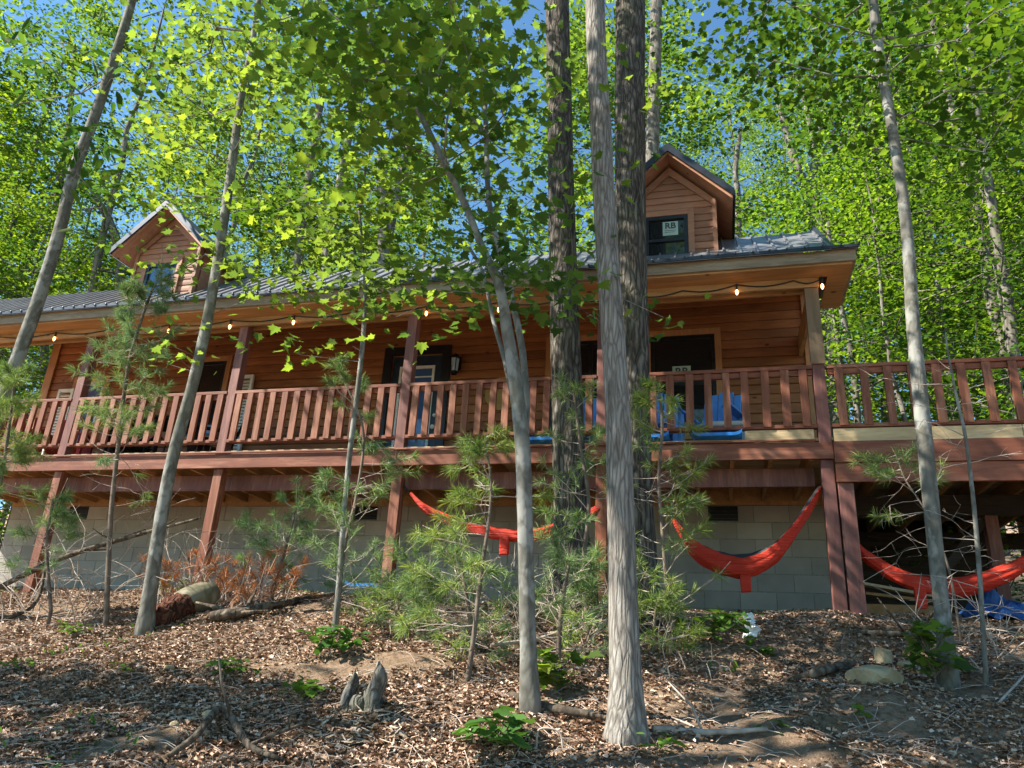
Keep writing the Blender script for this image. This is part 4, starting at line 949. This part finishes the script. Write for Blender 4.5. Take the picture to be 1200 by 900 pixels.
rod('fallen_branch', 'pale stick lying behind the maple trunk', 'branch', [(gl(575, 770, .08), .014), (gl(640, 762, .1), .016), (gl(683, 742, .12), .010)], 'deadtwig', kids=2)
rod('fallen_branch', 'brown root like limb between the maple and the pale trunk', 'branch', [(gl(598, 820, .03), .02), (gl(640, 835, .03), .028), (gl(680, 845, .04), .024), (gl(712, 850, .03), .016)], 'deadbark', kids=1)
rod('fallen_branch', 'bent thin dead twig standing at the foot of the maple', 'branch', [(gl(628, 880, .0), .006), (at(632, 855, gp(628, 880).y), .006), (at(655, 858, gp(640, 880).y), .005), (gl(660, 882, 0), .004)], 'deadtwig')
rod('fallen_branch', 'long weathered stick lying right of the pale trunk', 'branch', [(gl(765, 860, .02), .02), (gl(830, 866, .03), .018), (gl(900, 862, .03), .012)], 'deadtwig', kids=2)
rod('fallen_branch', 'mossy grey limb lying left of the tan rock', 'branch', [(gl(930, 800, .02), .016), (gl(965, 797, .06), .035), (gl(1000, 785, .05), .03)], 'deadbark', kids=1)
rod('fallen_branch', 'dead stick lying along the crest below the dark space', 'branch', [(gl(1000, 745, .02), .02), (gl(1080, 748, .03), .025), (gl(1190, 742, .02), .018)], 'deadbark', kids=3)
rod('fallen_branch', 'thin stick on the slope at the lower right corner', 'branch', [(gl(1170, 830, .02), .008), (gl(1200, 800, .03), .007), (gl(1215, 785, .03), .004)], 'deadtwig', kids=1)
# log
a = gl(183, 738, .05); b = gl(218, 722, .12); c = gl(250, 715, .13)
lg = empty('log', tuple(a), 'short thick pale log with a rotten dark end lying by the slim trunk', 'log')
m = MB(); S = smooth_path([a+(b-a)*.55, b, b.lerp(c, .6)+Vector((0, 0, .02)), c+Vector((.0, 0, .0))], 16); m.tube(S, [.13, .135, .14, .145, .147, .148, .15, .15, .15, .149, .147, .143, .137, .125, .105, .075, .03], 22, jit=.02); m.build('log_body', 'logpale', lg)
m = MB(); S = smooth_path([a+Vector((-.04, -.03, -.05)), a+(b-a)*.3, a+(b-a)*.75], 12)
m.tube(S, [.03, .07, .10, .12, .13, .14, .145, .15, .152, .152, .15, .148, .145], 24, jit=.13); m.build('rotten_end', 'rotten', lg)
# stump
s0 = gp(425, 832); su = empty('tree_stump', tuple(s0), 'weathered splintered stump with pale chips at its foot, lower left of centre', 'stump')
m = MB()
for (dx, dy, h, rr, sd) in ((-.09, .0, .20, .042, 1), (.08, -.02, .27, .05, 2), (.01, .06, .12, .07, 3), (-.02, -.03, .07, .06, 4), (.05, .03, .17, .03, 5)):
    b = s0+Vector((dx, dy, -.08)); pts = [b+Vector((.02*math.sin(i*.9+sd), .02*math.cos(i+sd), (h+.08)*i/8)) for i in range(9)]
    m.tube(pts, [rr*1.5, rr*1.35, rr*1.15, rr*1.05, rr, rr*.95, rr*.85, rr*.6, rr*.15], 16, jit=.14)
m.build('stump_wood', 'stump', su)
P_ = []; 
V = []
for i in range(260):
    p = gp(random.gauss(425, 26), random.uniform(835, 878)); a_ = random.uniform(0, 3.14); l = random.uniform(.015, .06); wd = random.uniform(.004, .012); d = np.array([math.cos(a_), math.sin(a_), random.gauss(0, .3)]); s = np.array([-math.sin(a_), math.cos(a_), random.gauss(0, .3)])
    q = np.array(p)+np.array([0, 0, .012+random.random()*.02]); V.append([q-d*l-s*wd, q+d*l-s*wd*.5, q+d*l*.9+s*wd, q-d*l*.8+s*wd])
np_mesh('wood_chips', np.array(V), [(0, 1, 2, 3)], 'chip', su)['kind'] = 'stuff'
def rock(name, label, px, py, sx, sy, sz, seed, mat='rock', cat='rock', grp=None, lift=.3):
    import bmesh
    bm = bmesh.new(); bmesh.ops.create_icosphere(bm, subdivisions=4, radius=1); rr = random.Random(seed); dirs = [Vector((rr.gauss(0, 1), rr.gauss(0, 1), rr.gauss(0, 1))).normalized() for _ in range(9)]
    offs = [rr.uniform(.62, .9) for _ in dirs]
    for v in bm.verts:
        n = v.co.normalized(); k = 1.0
        for d, of in zip(dirs, offs):
            q = n.dot(d)
            if q > of: k = min(k, of/q)
        k *= 1+.06*float(vnoise(n.x*3+seed+9, n.y*3+n.z*2+7)); v.co = Vector((n.x*k*sx, n.y*k*sy, n.z*k*sz))
    me = bpy.data.meshes.new(name); bm.to_mesh(me); bm.free(); me.materials.append(MAT[mat])
    for p in me.polygons: p.use_smooth = rr.random() < .0
    o = bpy.data.objects.new(name, me); COL.objects.link(o); g = gp(px, py); o.location = (g.x, g.y, g.z+sz*lift); return tag(o, label, cat, grp)
rock('rock', 'flat tan rock on the slope left of the right hand slim trunk', 1026, 800, .19, .13, .085, 4)
rock('rock', 'smaller upright tan rock standing behind the flat tan rock', 1036, 778, .07, .05, .12, 8)
rock('rock', 'small flat brown rock right of the flat tan rock', 1064, 782, .08, .06, .035, 12)
rock('rock', 'small orange brown stone in the litter right of the leaning slim trunk', 197, 785, .045, .04, .03, 5)
rock('rock', 'reddish stone standing in the leaves in the lower right', 940, 797, .022, .022, .05, 15, mat='rotten')
for i, (px, py, s) in enumerate(((225, 848, .04), (245, 842, .05), (205, 852, .035), (262, 850, .03), (237, 862, .045))):
    rock('clay_clod', 'one of the pale clay clods in the sunny patch near the lower left', px, py, s, s*.8, s*.6, 30+i, cat='clod', grp='clay clods in the sunny patch')
# white bag scrap
m = MB(); g = gp(880, 752); S = [g+Vector((random.gauss(0, .015), random.gauss(0, .015), .02+i*.028)) for i in range(8)]; m.tube(S, [.05, .06, .045, .055, .04, .05, .04, .015], 12, jit=.35, smooth=False)
tag(m.build('plastic_bag', 'bag', origin=g), 'crumpled white plastic bag on the bank beside a green seedling', 'plastic bag')
# things in the dark space under the right deck
o = empty('blue_tarp', tuple(at(1162, 715, 8.9)), 'crumpled blue tarp under the right part of the deck', 'tarp'); m = MB(); c = Vector((at(1165, 715, 9.0).x, 9.0, gz(2.9, 9.0)))
nn = 16; vs = []
for i in range(nn+1):
    for j in range(nn+1):
        u, v = i/nn-.5, j/nn-.5; vs.append((c.x+u*.75, c.y+v*.6, c.z+.02+.2*max(0, 1-4*(u*u+v*v))*(1+float(vnoise(u*9+5, v*9+5))*1.6)+.05*float(vnoise(u*22+5, v*22))))
m.add(vs, [(i*(nn+1)+j, (i+1)*(nn+1)+j, (i+1)*(nn+1)+j+1, i*(nn+1)+j+1) for i in range(nn) for j in range(nn)]); m.build('tarp_sheet', 'tarp', o)
def board(label, a, b, wd, ht, mat='pine', grp='scrap boards under the deck'):
    m = MB(); m.beam(a, b, wd, ht); return tag(m.build('scrap_board', mat, origin=a), label, 'board', grp)
x = 1.9; y = 9.6; z = gz(2.1, 9.6)
board('pale scrap board lying highest under the right deck, beside the corner post', (1.55, y, z+.36), (2.35, y+.1, z+.24), .14, .03)
board('pale scrap board propped under the right deck below the highest one', (1.6, y+.12, z+.27), (2.3, y-.1, z+.17), .12, .03, 'joist')
m = MB(); m.box(1.5, 2.3, y-.15, y+.35, z-.05, z+.13); tag(m.build('lumber_stack', 'joist', origin=(1.9, y, z)), 'low dark stack of lumber beneath the scrap boards', 'lumber')

# seedlings with broad leaves
def seedling(label, px, py, h, n, size, spread, shape='lobed', mat='plant', grp='green seedlings on the forest floor'):
    g = gp(px, py); o = empty('seedling', tuple(g), label, 'plant', grp); m = MB(); pts = []
    for i in range(n):
        a = random.uniform(0, 6.28); r = spread*random.uniform(.3, 1); z = h*random.uniform(.35, 1); e = g+Vector((math.cos(a)*r, math.sin(a)*r, z))
        m.tube([g-Vector((0, 0, .02)), g+Vector((0, 0, z*.5)), e], [.004, .003, .0015], 4, cap=False); pts.append(np.array(e))
    m.build('stem', 'twig', o); leaves('foliage', leaf_points(pts, 3, (.03, .03, .02)), size, shape, mat, o, tilt=.3, droop=.25); return o
seedling('bright green leafy seedling at the bottom edge left of the pale trunk', 583, 888, .2, 16, .12, .17)
seedling('tall maple seedling at the foot of the right hand slim trunk', 1098, 812, .42, 18, .13, .2, 'maple', 'maple')
seedling('yellow green maple seedling between the maple and the pale trunk', 652, 815, .3, 13, .13, .2, 'maple', 'maple')
seedling('dark leafy plant at the foot of the thin maple sapling', 385, 770, .2, 20, .11, .22, 'oval')
seedling('leafy plant on the bank left of the white bag', 855, 757, .26, 22, .11, .2, 'oval')
seedling('leafy plants on the crest below the grey edged hammock', 815, 742, .16, 18, .10, .3, 'oval')
seedling('low green plant in the litter below the crest at left', 265, 795, .14, 12, .08, .13, 'oval')
seedling('small low plant left of the leaning slim trunk', 85, 745, .1, 10, .07, .12, 'oval')
seedling('light green seedling left of the tall stump', 355, 820, .12, 12, .09, .14, 'oval')
seedling('tiny two leaved seedling on the lower right slope', 1010, 842, .05, 3, .06, .03, 'oval')
seedling('tiny green seedling in the leaves below the reddish stone', 908, 855, .05, 4, .05, .04, 'oval')
seedling('small seedling right of the pale trunk base', 770, 888, .1, 6, .09, .07, 'long')
seedling('low green plant left of the stump', 150, 790, .08, 6, .05, .08, 'oval')
seedling('light green plant on the bank just under the block wall at left', 200, 700, .22, 16, .08, .2, 'oval')
seedling('small plant near the bottom left, below the shadow band', 20, 785, .07, 8, .06, .12, 'oval')
seedling('small seedling on the slope under the white bag', 893, 768, .06, 6, .08, .08, 'oval')

# leaf litter and small sticks
N = 210000
Yr = 3.2+7.0*RS.rand(N)**1.25; Xr = (-1.35+1.95*RS.rand(N))*np.maximum(Yr, 4); dens = vnoise(Xr*1.3+20, Yr*1.3)+.5*vnoise(Xr*4, Yr*4)
k = dens > -.5*RS.rand(len(dens))+.07; Xr, Yr = Xr[k], Yr[k]; Pz = ground(Xr, Yr)+.006+.012*RS.rand(len(Xr))
lt = leaves('leaf_litter', np.stack([Xr, Yr, Pz], 1), .033, 'lobed', 'litter', None, tilt=.36, droop=-.05, curl=.35, smin=.4); tag(lt, 'dry brown fallen leaves covering the bank', 'leaf litter', kind='stuff')
m = MB(); ns = 2600
for i in range(ns):
    y = 3.3+6*random.random()**1.2; x = (-1.3+1.85*random.random())*max(y, 4); a = random.uniform(0, 6.28); l = random.uniform(.05, .3); p0 = Vector((x, y, gz(x, y)+.012)); x1, y1 = x+math.cos(a)*l, y+math.sin(a)*l; p1 = Vector((x1, y1, gz(x1, y1)+.02)); mid = (p0+p1)/2+Vector((random.gauss(0, .01), random.gauss(0, .01), .012))
    m.tube([p0, mid, p1], [.0026, .0022, .0014], 4, cap=False)
tag(m.build('fallen_twigs', 'deadtwig'), 'small dry twigs scattered over the bank', 'twigs', kind='stuff')
gpnt = []
for i in range(5000):
    y = 3.5+6.2*random.random(); x = (-1.3+1.85*random.random())*max(y, 4)
    if float(vnoise(x*.8+40, y*.8+3)) > .14: gpnt.append((x, y, gz(x, y)))
gc = leaves('ground_cover', np.array(gpnt), .06, 'long', 'plant', None, tilt=.5, droop=-.7, curl=.3); tag(gc, 'thin patches of low green weeds on the bank', 'ground cover', kind='stuff')

# ================================================================== the forest
def forest_proto(H, cr, nclu, per, size, seed, leafm, z0=.2, trunk_r=.17, shape='quad', forks=0, sp=.33):
    rs = np.random.RandomState(seed); rr = random.Random(seed)
    o = empty('forest_tree', (0, 0, 0)); m = MB(); pts = []; x = y = 0
    n = 16
    for i in range(n+1):
        f = i/n; x += rr.gauss(0, .07); y += rr.gauss(0, .07); pts.append(Vector((x, y, -.6+(H+.2)*f)))
    r = [trunk_r*(1-.85*(i/n)**1.1) for i in range(n+1)]; m.tube(pts, r, 10, jit=.05, flute=lambda t_, a: 1+.5*math.exp(-t_*30)); m.build('trunk', 'bark_bg', o)
    skel = [(np.array(p), .02*i) for i, p in enumerate(pts) if p.z > H*max(.12, z0-.05)]
    cl = []
    for _ in range(nclu):
        f = rs.rand()**.85; z = H*(z0+(1.02-z0)*f); R_ = cr*(.35+1.0*math.sin(math.pi*min(1, .12+.83*f))**.8)*(.25+.75*rs.rand()**.5); a = rs.rand()*6.28
        k = min(n, max(0, int(z/H*n))); cl.append(np.array([pts[k].x+R_*math.cos(a), pts[k].y+R_*math.sin(a), z]))
    m = MB(); tube_segs(m, grow(skel, cl, .0065, .05, rs), 4); m.build('branches', 'bark_bg', o)
    leaves('crown', leaf_points(cl, per, (sp, sp, sp*.38), rs), size, shape, leafm, o, tilt=.36, droop=.2, rs=rs)
    return o
SZ = .15
protos = [forest_proto(17, 2.6, 150, 62, SZ, 101, 'leafbg', .10), forest_proto(21, 3.0, 165, 62, SZ, 102, 'leafbg', .22, .2),
          forest_proto(15, 2.4, 140, 62, SZ, 103, 'leafbg3', .08, .13), forest_proto(19, 2.8, 150, 62, SZ, 104, 'leafbg2', .15, .18),
          forest_proto(23, 3.0, 140, 62, SZ, 105, 'leafbg', .38, .24), forest_proto(8, 1.9, 95, 60, .09, 106, 'leafbg2', .05, .07), forest_proto(10, 2.1, 120, 60, .095, 107, 'leafbg3', .05, .08)]
used = set()
def plant(k, x, y, s, rz, label, group):
    p = protos[k]
    if k not in used: o = p; used.add(k)
    else:
        o = p.copy(); COL.objects.link(o)
        for ch in p.children: c = ch.copy(); COL.objects.link(c); c.parent = o
    o.location = (x, y, gz(x, y)); o.rotation_euler.z = rz; o.scale = (s, s, s*random.uniform(.95, 1.1)); tag(o, label, 'tree', group); return o
FG = 'leafy trees of the forest behind the cabin'; FL = 'tall leafy green tree of the forest rising behind the cabin'
rr = random.Random(21); spots = []
def try_spot(k, px, Y, s, lab=FL, grp=FG, md=2.0):
    x = at(px, 400, Y).x
    if any((x-a)**2+(Y-b)**2 < md*md for a, b in spots): return
    spots.append((x, Y)); plant(k, x, Y, s, rr.uniform(0, 6.28), lab, grp)
# rows receding up the hill; a few gaps are left for the sky
gaps = ((600, 25), (885, 40), (185, -35), (500, -45))
for Y, dpx, ks in ((17.5, 120, (0, 2, 3)), (21, 100, (0, 1, 3, 2)), (26, 88, (1, 2, 4, 0)), (33, 72, (1, 4, 0)), (42, 62, (1, 4))):
    px = -150+rr.uniform(0, 40)
    while px < 1380:
        if not any(abs(px-a) < b+902*1.9/Y for a, b in gaps) or rr.random() < (.0 if Y < 30 else .25): try_spot(3 if (px > 930 and rr.random() < .6) else rr.choice(ks), px, Y+rr.uniform(-1.3, 1.3), rr.uniform(.85, 1.15))
        px += dpx*rr.uniform(.8, 1.25)
# understory right of the cabin
UL = 'small leafy understory tree standing to the right of the cabin'; UG = 'understory trees right of the cabin'
for Y, dpx in ((13.5, 75), (16, 65), (19, 60)):
    px = 1040 if Y < 14 else 985
    while px < 1400: try_spot(rr.choice((5, 5, 6, 3)) if Y > 13.6 else rr.choice((5, 5, 6)), px, Y+rr.uniform(-.8, .8), rr.uniform(.8, 1.15), UL, UG, 1.3); px += dpx*rr.uniform(.8, 1.2)
# left of the cabin
for px, Y, k in ((-60, 13, 5), (20, 14, 6), (-120, 15, 0), (-20, 17, 3), (-200, 12, 2), (-330, 14, 3), (-260, 18, 0), (-420, 18, 2), (-560, 15, 1), (-700, 17, 0), (-380, 24, 1), (-560, 25, 4)): try_spot(k, px, Y, 1.0, 'leafy tree standing just past the left end of the cabin', 'trees left of the cabin', 1.3)
# single trunks that read on their own
def back_trunk(label, path, Y, forks=(), boxes=(), leafm='leafbg', rad=1):
    P, r = trunk_pts(path, Y, 0, 30); P[0] = Vector((P[0].x, P[0].y, gz(P[0].x, P[0].y)-.3)); st_ = [(P, r)]
    for fk in forks: st_.append(trunk_pts(fk, Y, .6, 14))
    return make_tree('tree', label, 'tree', st_, boxes, 'bark_bg', leafm=leafm, shape='quad', size=.17, per=26, seg=12, n=30, rb=.006, skel_from=.4, sp=(.4, .4, .2))
back_trunk('pale straight trunk behind the roof, next to the right dormer', [(768, 500, 22), (765, 300, 20), (764, 200, 18), (767, 100, 16), (769, 20, 15), (770, -60, 13)], 16.6)
back_trunk('forked tree behind the right end of the roof', [(985, 520, 26), (968, 330, 22), (955, 250, 22), (945, 215, 20)], 18.5,
           [[(947, 225, 12), (932, 190, 11), (920, 150, 9), (910, 110, 6)], [(950, 220, 12), (958, 170, 9), (966, 125, 6)], [(945, 215, 9), (955, 200, 8), (950, 150, 7), (935, 90, 4)], [(950, 210, 6), (975, 160, 5), (1000, 120, 4), (1020, 90, 2)]],
           [(895, 60, 1000, 170, 18, 20, 9), (960, 150, 1010, 260, 18, 19.5, 6)])
back_trunk('pale trunk with peeling bark at the right side of the view', [(1200, 560, 18), (1188, 420, 16), (1180, 340, 15), (1168, 280, 14), (1155, 190, 13), (1146, 140, 12), (1138, 60, 10), (1130, -40, 9)], 13.0, (), [(1080, 60, 1220, 220, 12.5, 14.5, 10), (1120, 220, 1220, 330, 12.5, 14, 5)])
back_trunk('slender trunk behind the rail, right of the cabin corner', [(1010, 560, 10), (1000, 430, 9), (990, 380, 8), (978, 320, 7), (970, 260, 5)], 15)
back_trunk('dark trunk far behind the rail in the right forest', [(1040, 560, 13), (1036, 400, 12), (1034, 300, 12), (1030, 200, 11), (1022, 120, 9), (1018, 30, 7)], 19)
back_trunk('grey trunk forked in two behind the middle of the roof', [(452, 560, 18), (450, 330, 16), (448, 250, 14), (447, 180, 11)], 17.5, [[(450, 300, 12), (462, 245, 11), (474, 190, 9), (482, 150, 6)]])
back_trunk('thin dark trunk curving behind the roof left of the maple stems', [(340, 520, 11), (348, 310, 10), (356, 250, 10), (366, 180, 9), (378, 110, 8), (392, 40, 5)], 16.8)
back_trunk('dark trunk leaning left behind the left dormer', [(150, 520, 15), (140, 310, 13), (128, 260, 12), (112, 232, 9)], 17, [[(140, 300, 6), (118, 290, 5), (100, 270, 3)]])
back_trunk('dark upright trunk behind the leaning tree at the left', [(50, 520, 12), (55, 330, 11), (66, 240, 10), (80, 150, 8), (88, 60, 6)], 17)
back_trunk('far thin trunk left of the forked tree behind the roof', [(868, 420, 8), (865, 240, 8), (862, 200, 7), (868, 150, 5)], 24)
# trees further down to the left, outside the view, whose shade dapples the bank
def shade_tree(label, x, y, top, boxes, n_per=34, size=.15):
    P = [Vector((x+(top[0]-x)*(i/16)**1.3, y+(top[1]-y)*(i/16)**1.3, gz(x, y)-.2+(top[2]-gz(x, y)+.2)*i/16)) for i in range(17)]; r = [.16*(1-.8*i/16) for i in range(17)]
    cl = []
    for cx, cy, cz, rx, ry, rz, n in boxes: 
        for _ in range(n):
            u = RS.randn(3); u /= np.linalg.norm(u); cl.append(np.array([cx, cy, cz])+u*RS.rand()**.45*np.array([rx, ry, rz]))
    return make_tree('tree', label, 'tree', [(P, r)], (), 'bark_bg', 'leafbg', 'lobed', size, n_per, 14, 16, None, .005, 'trees down the slope left of the view', .3, (.3, .3, .16), extra_cl=cl)
for x, y, k in ((-2.5, -7, 1), (2.5, -9, 4), (7, -6.5, 0)): plant(k, x, y, 1.0, rr.uniform(0, 6), 'leafy tree standing behind the viewpoint, outside the view', 'trees behind the viewpoint')
SL = 'leafy tree outside the left edge of the view whose crown shades the bank'
shade_tree(SL, -6.4, 1.2, (-5.6, 2.0, 9.0), [(-6.3, 1.6, 8.8, 1.5, 1.1, 1.5, 62)])
band = []  # leaf clumps set toward the sun, shaped to cast the shadow band
for px_, py_, n_ in [(x_, 800+.11*x_, 5) for x_ in range(-20, 400, 50)]+[(10, 870, 3), (70, 885, 3), (140, 890, 2), (110, 740, 1)]:
    q_ = gp(px_, py_)+SUN_DIR*9.3; band.append((q_.x, q_.y, q_.z, .3, .13, .15, n_))
shade_tree(SL, -8.6, .2, (-9.3, .9, 7.0), band, 26, .13)
shade_tree(SL, -11.5, 1.0, (-10.8, 1.2, 8.0), [(-11.3, 3.8, 9.5, 1.0, .5, .8, 7)])
for k, p in enumerate(protos):
    if k not in used:
        for ch in list(p.children): bpy.data.objects.remove(ch)
        bpy.data.objects.remove(p)
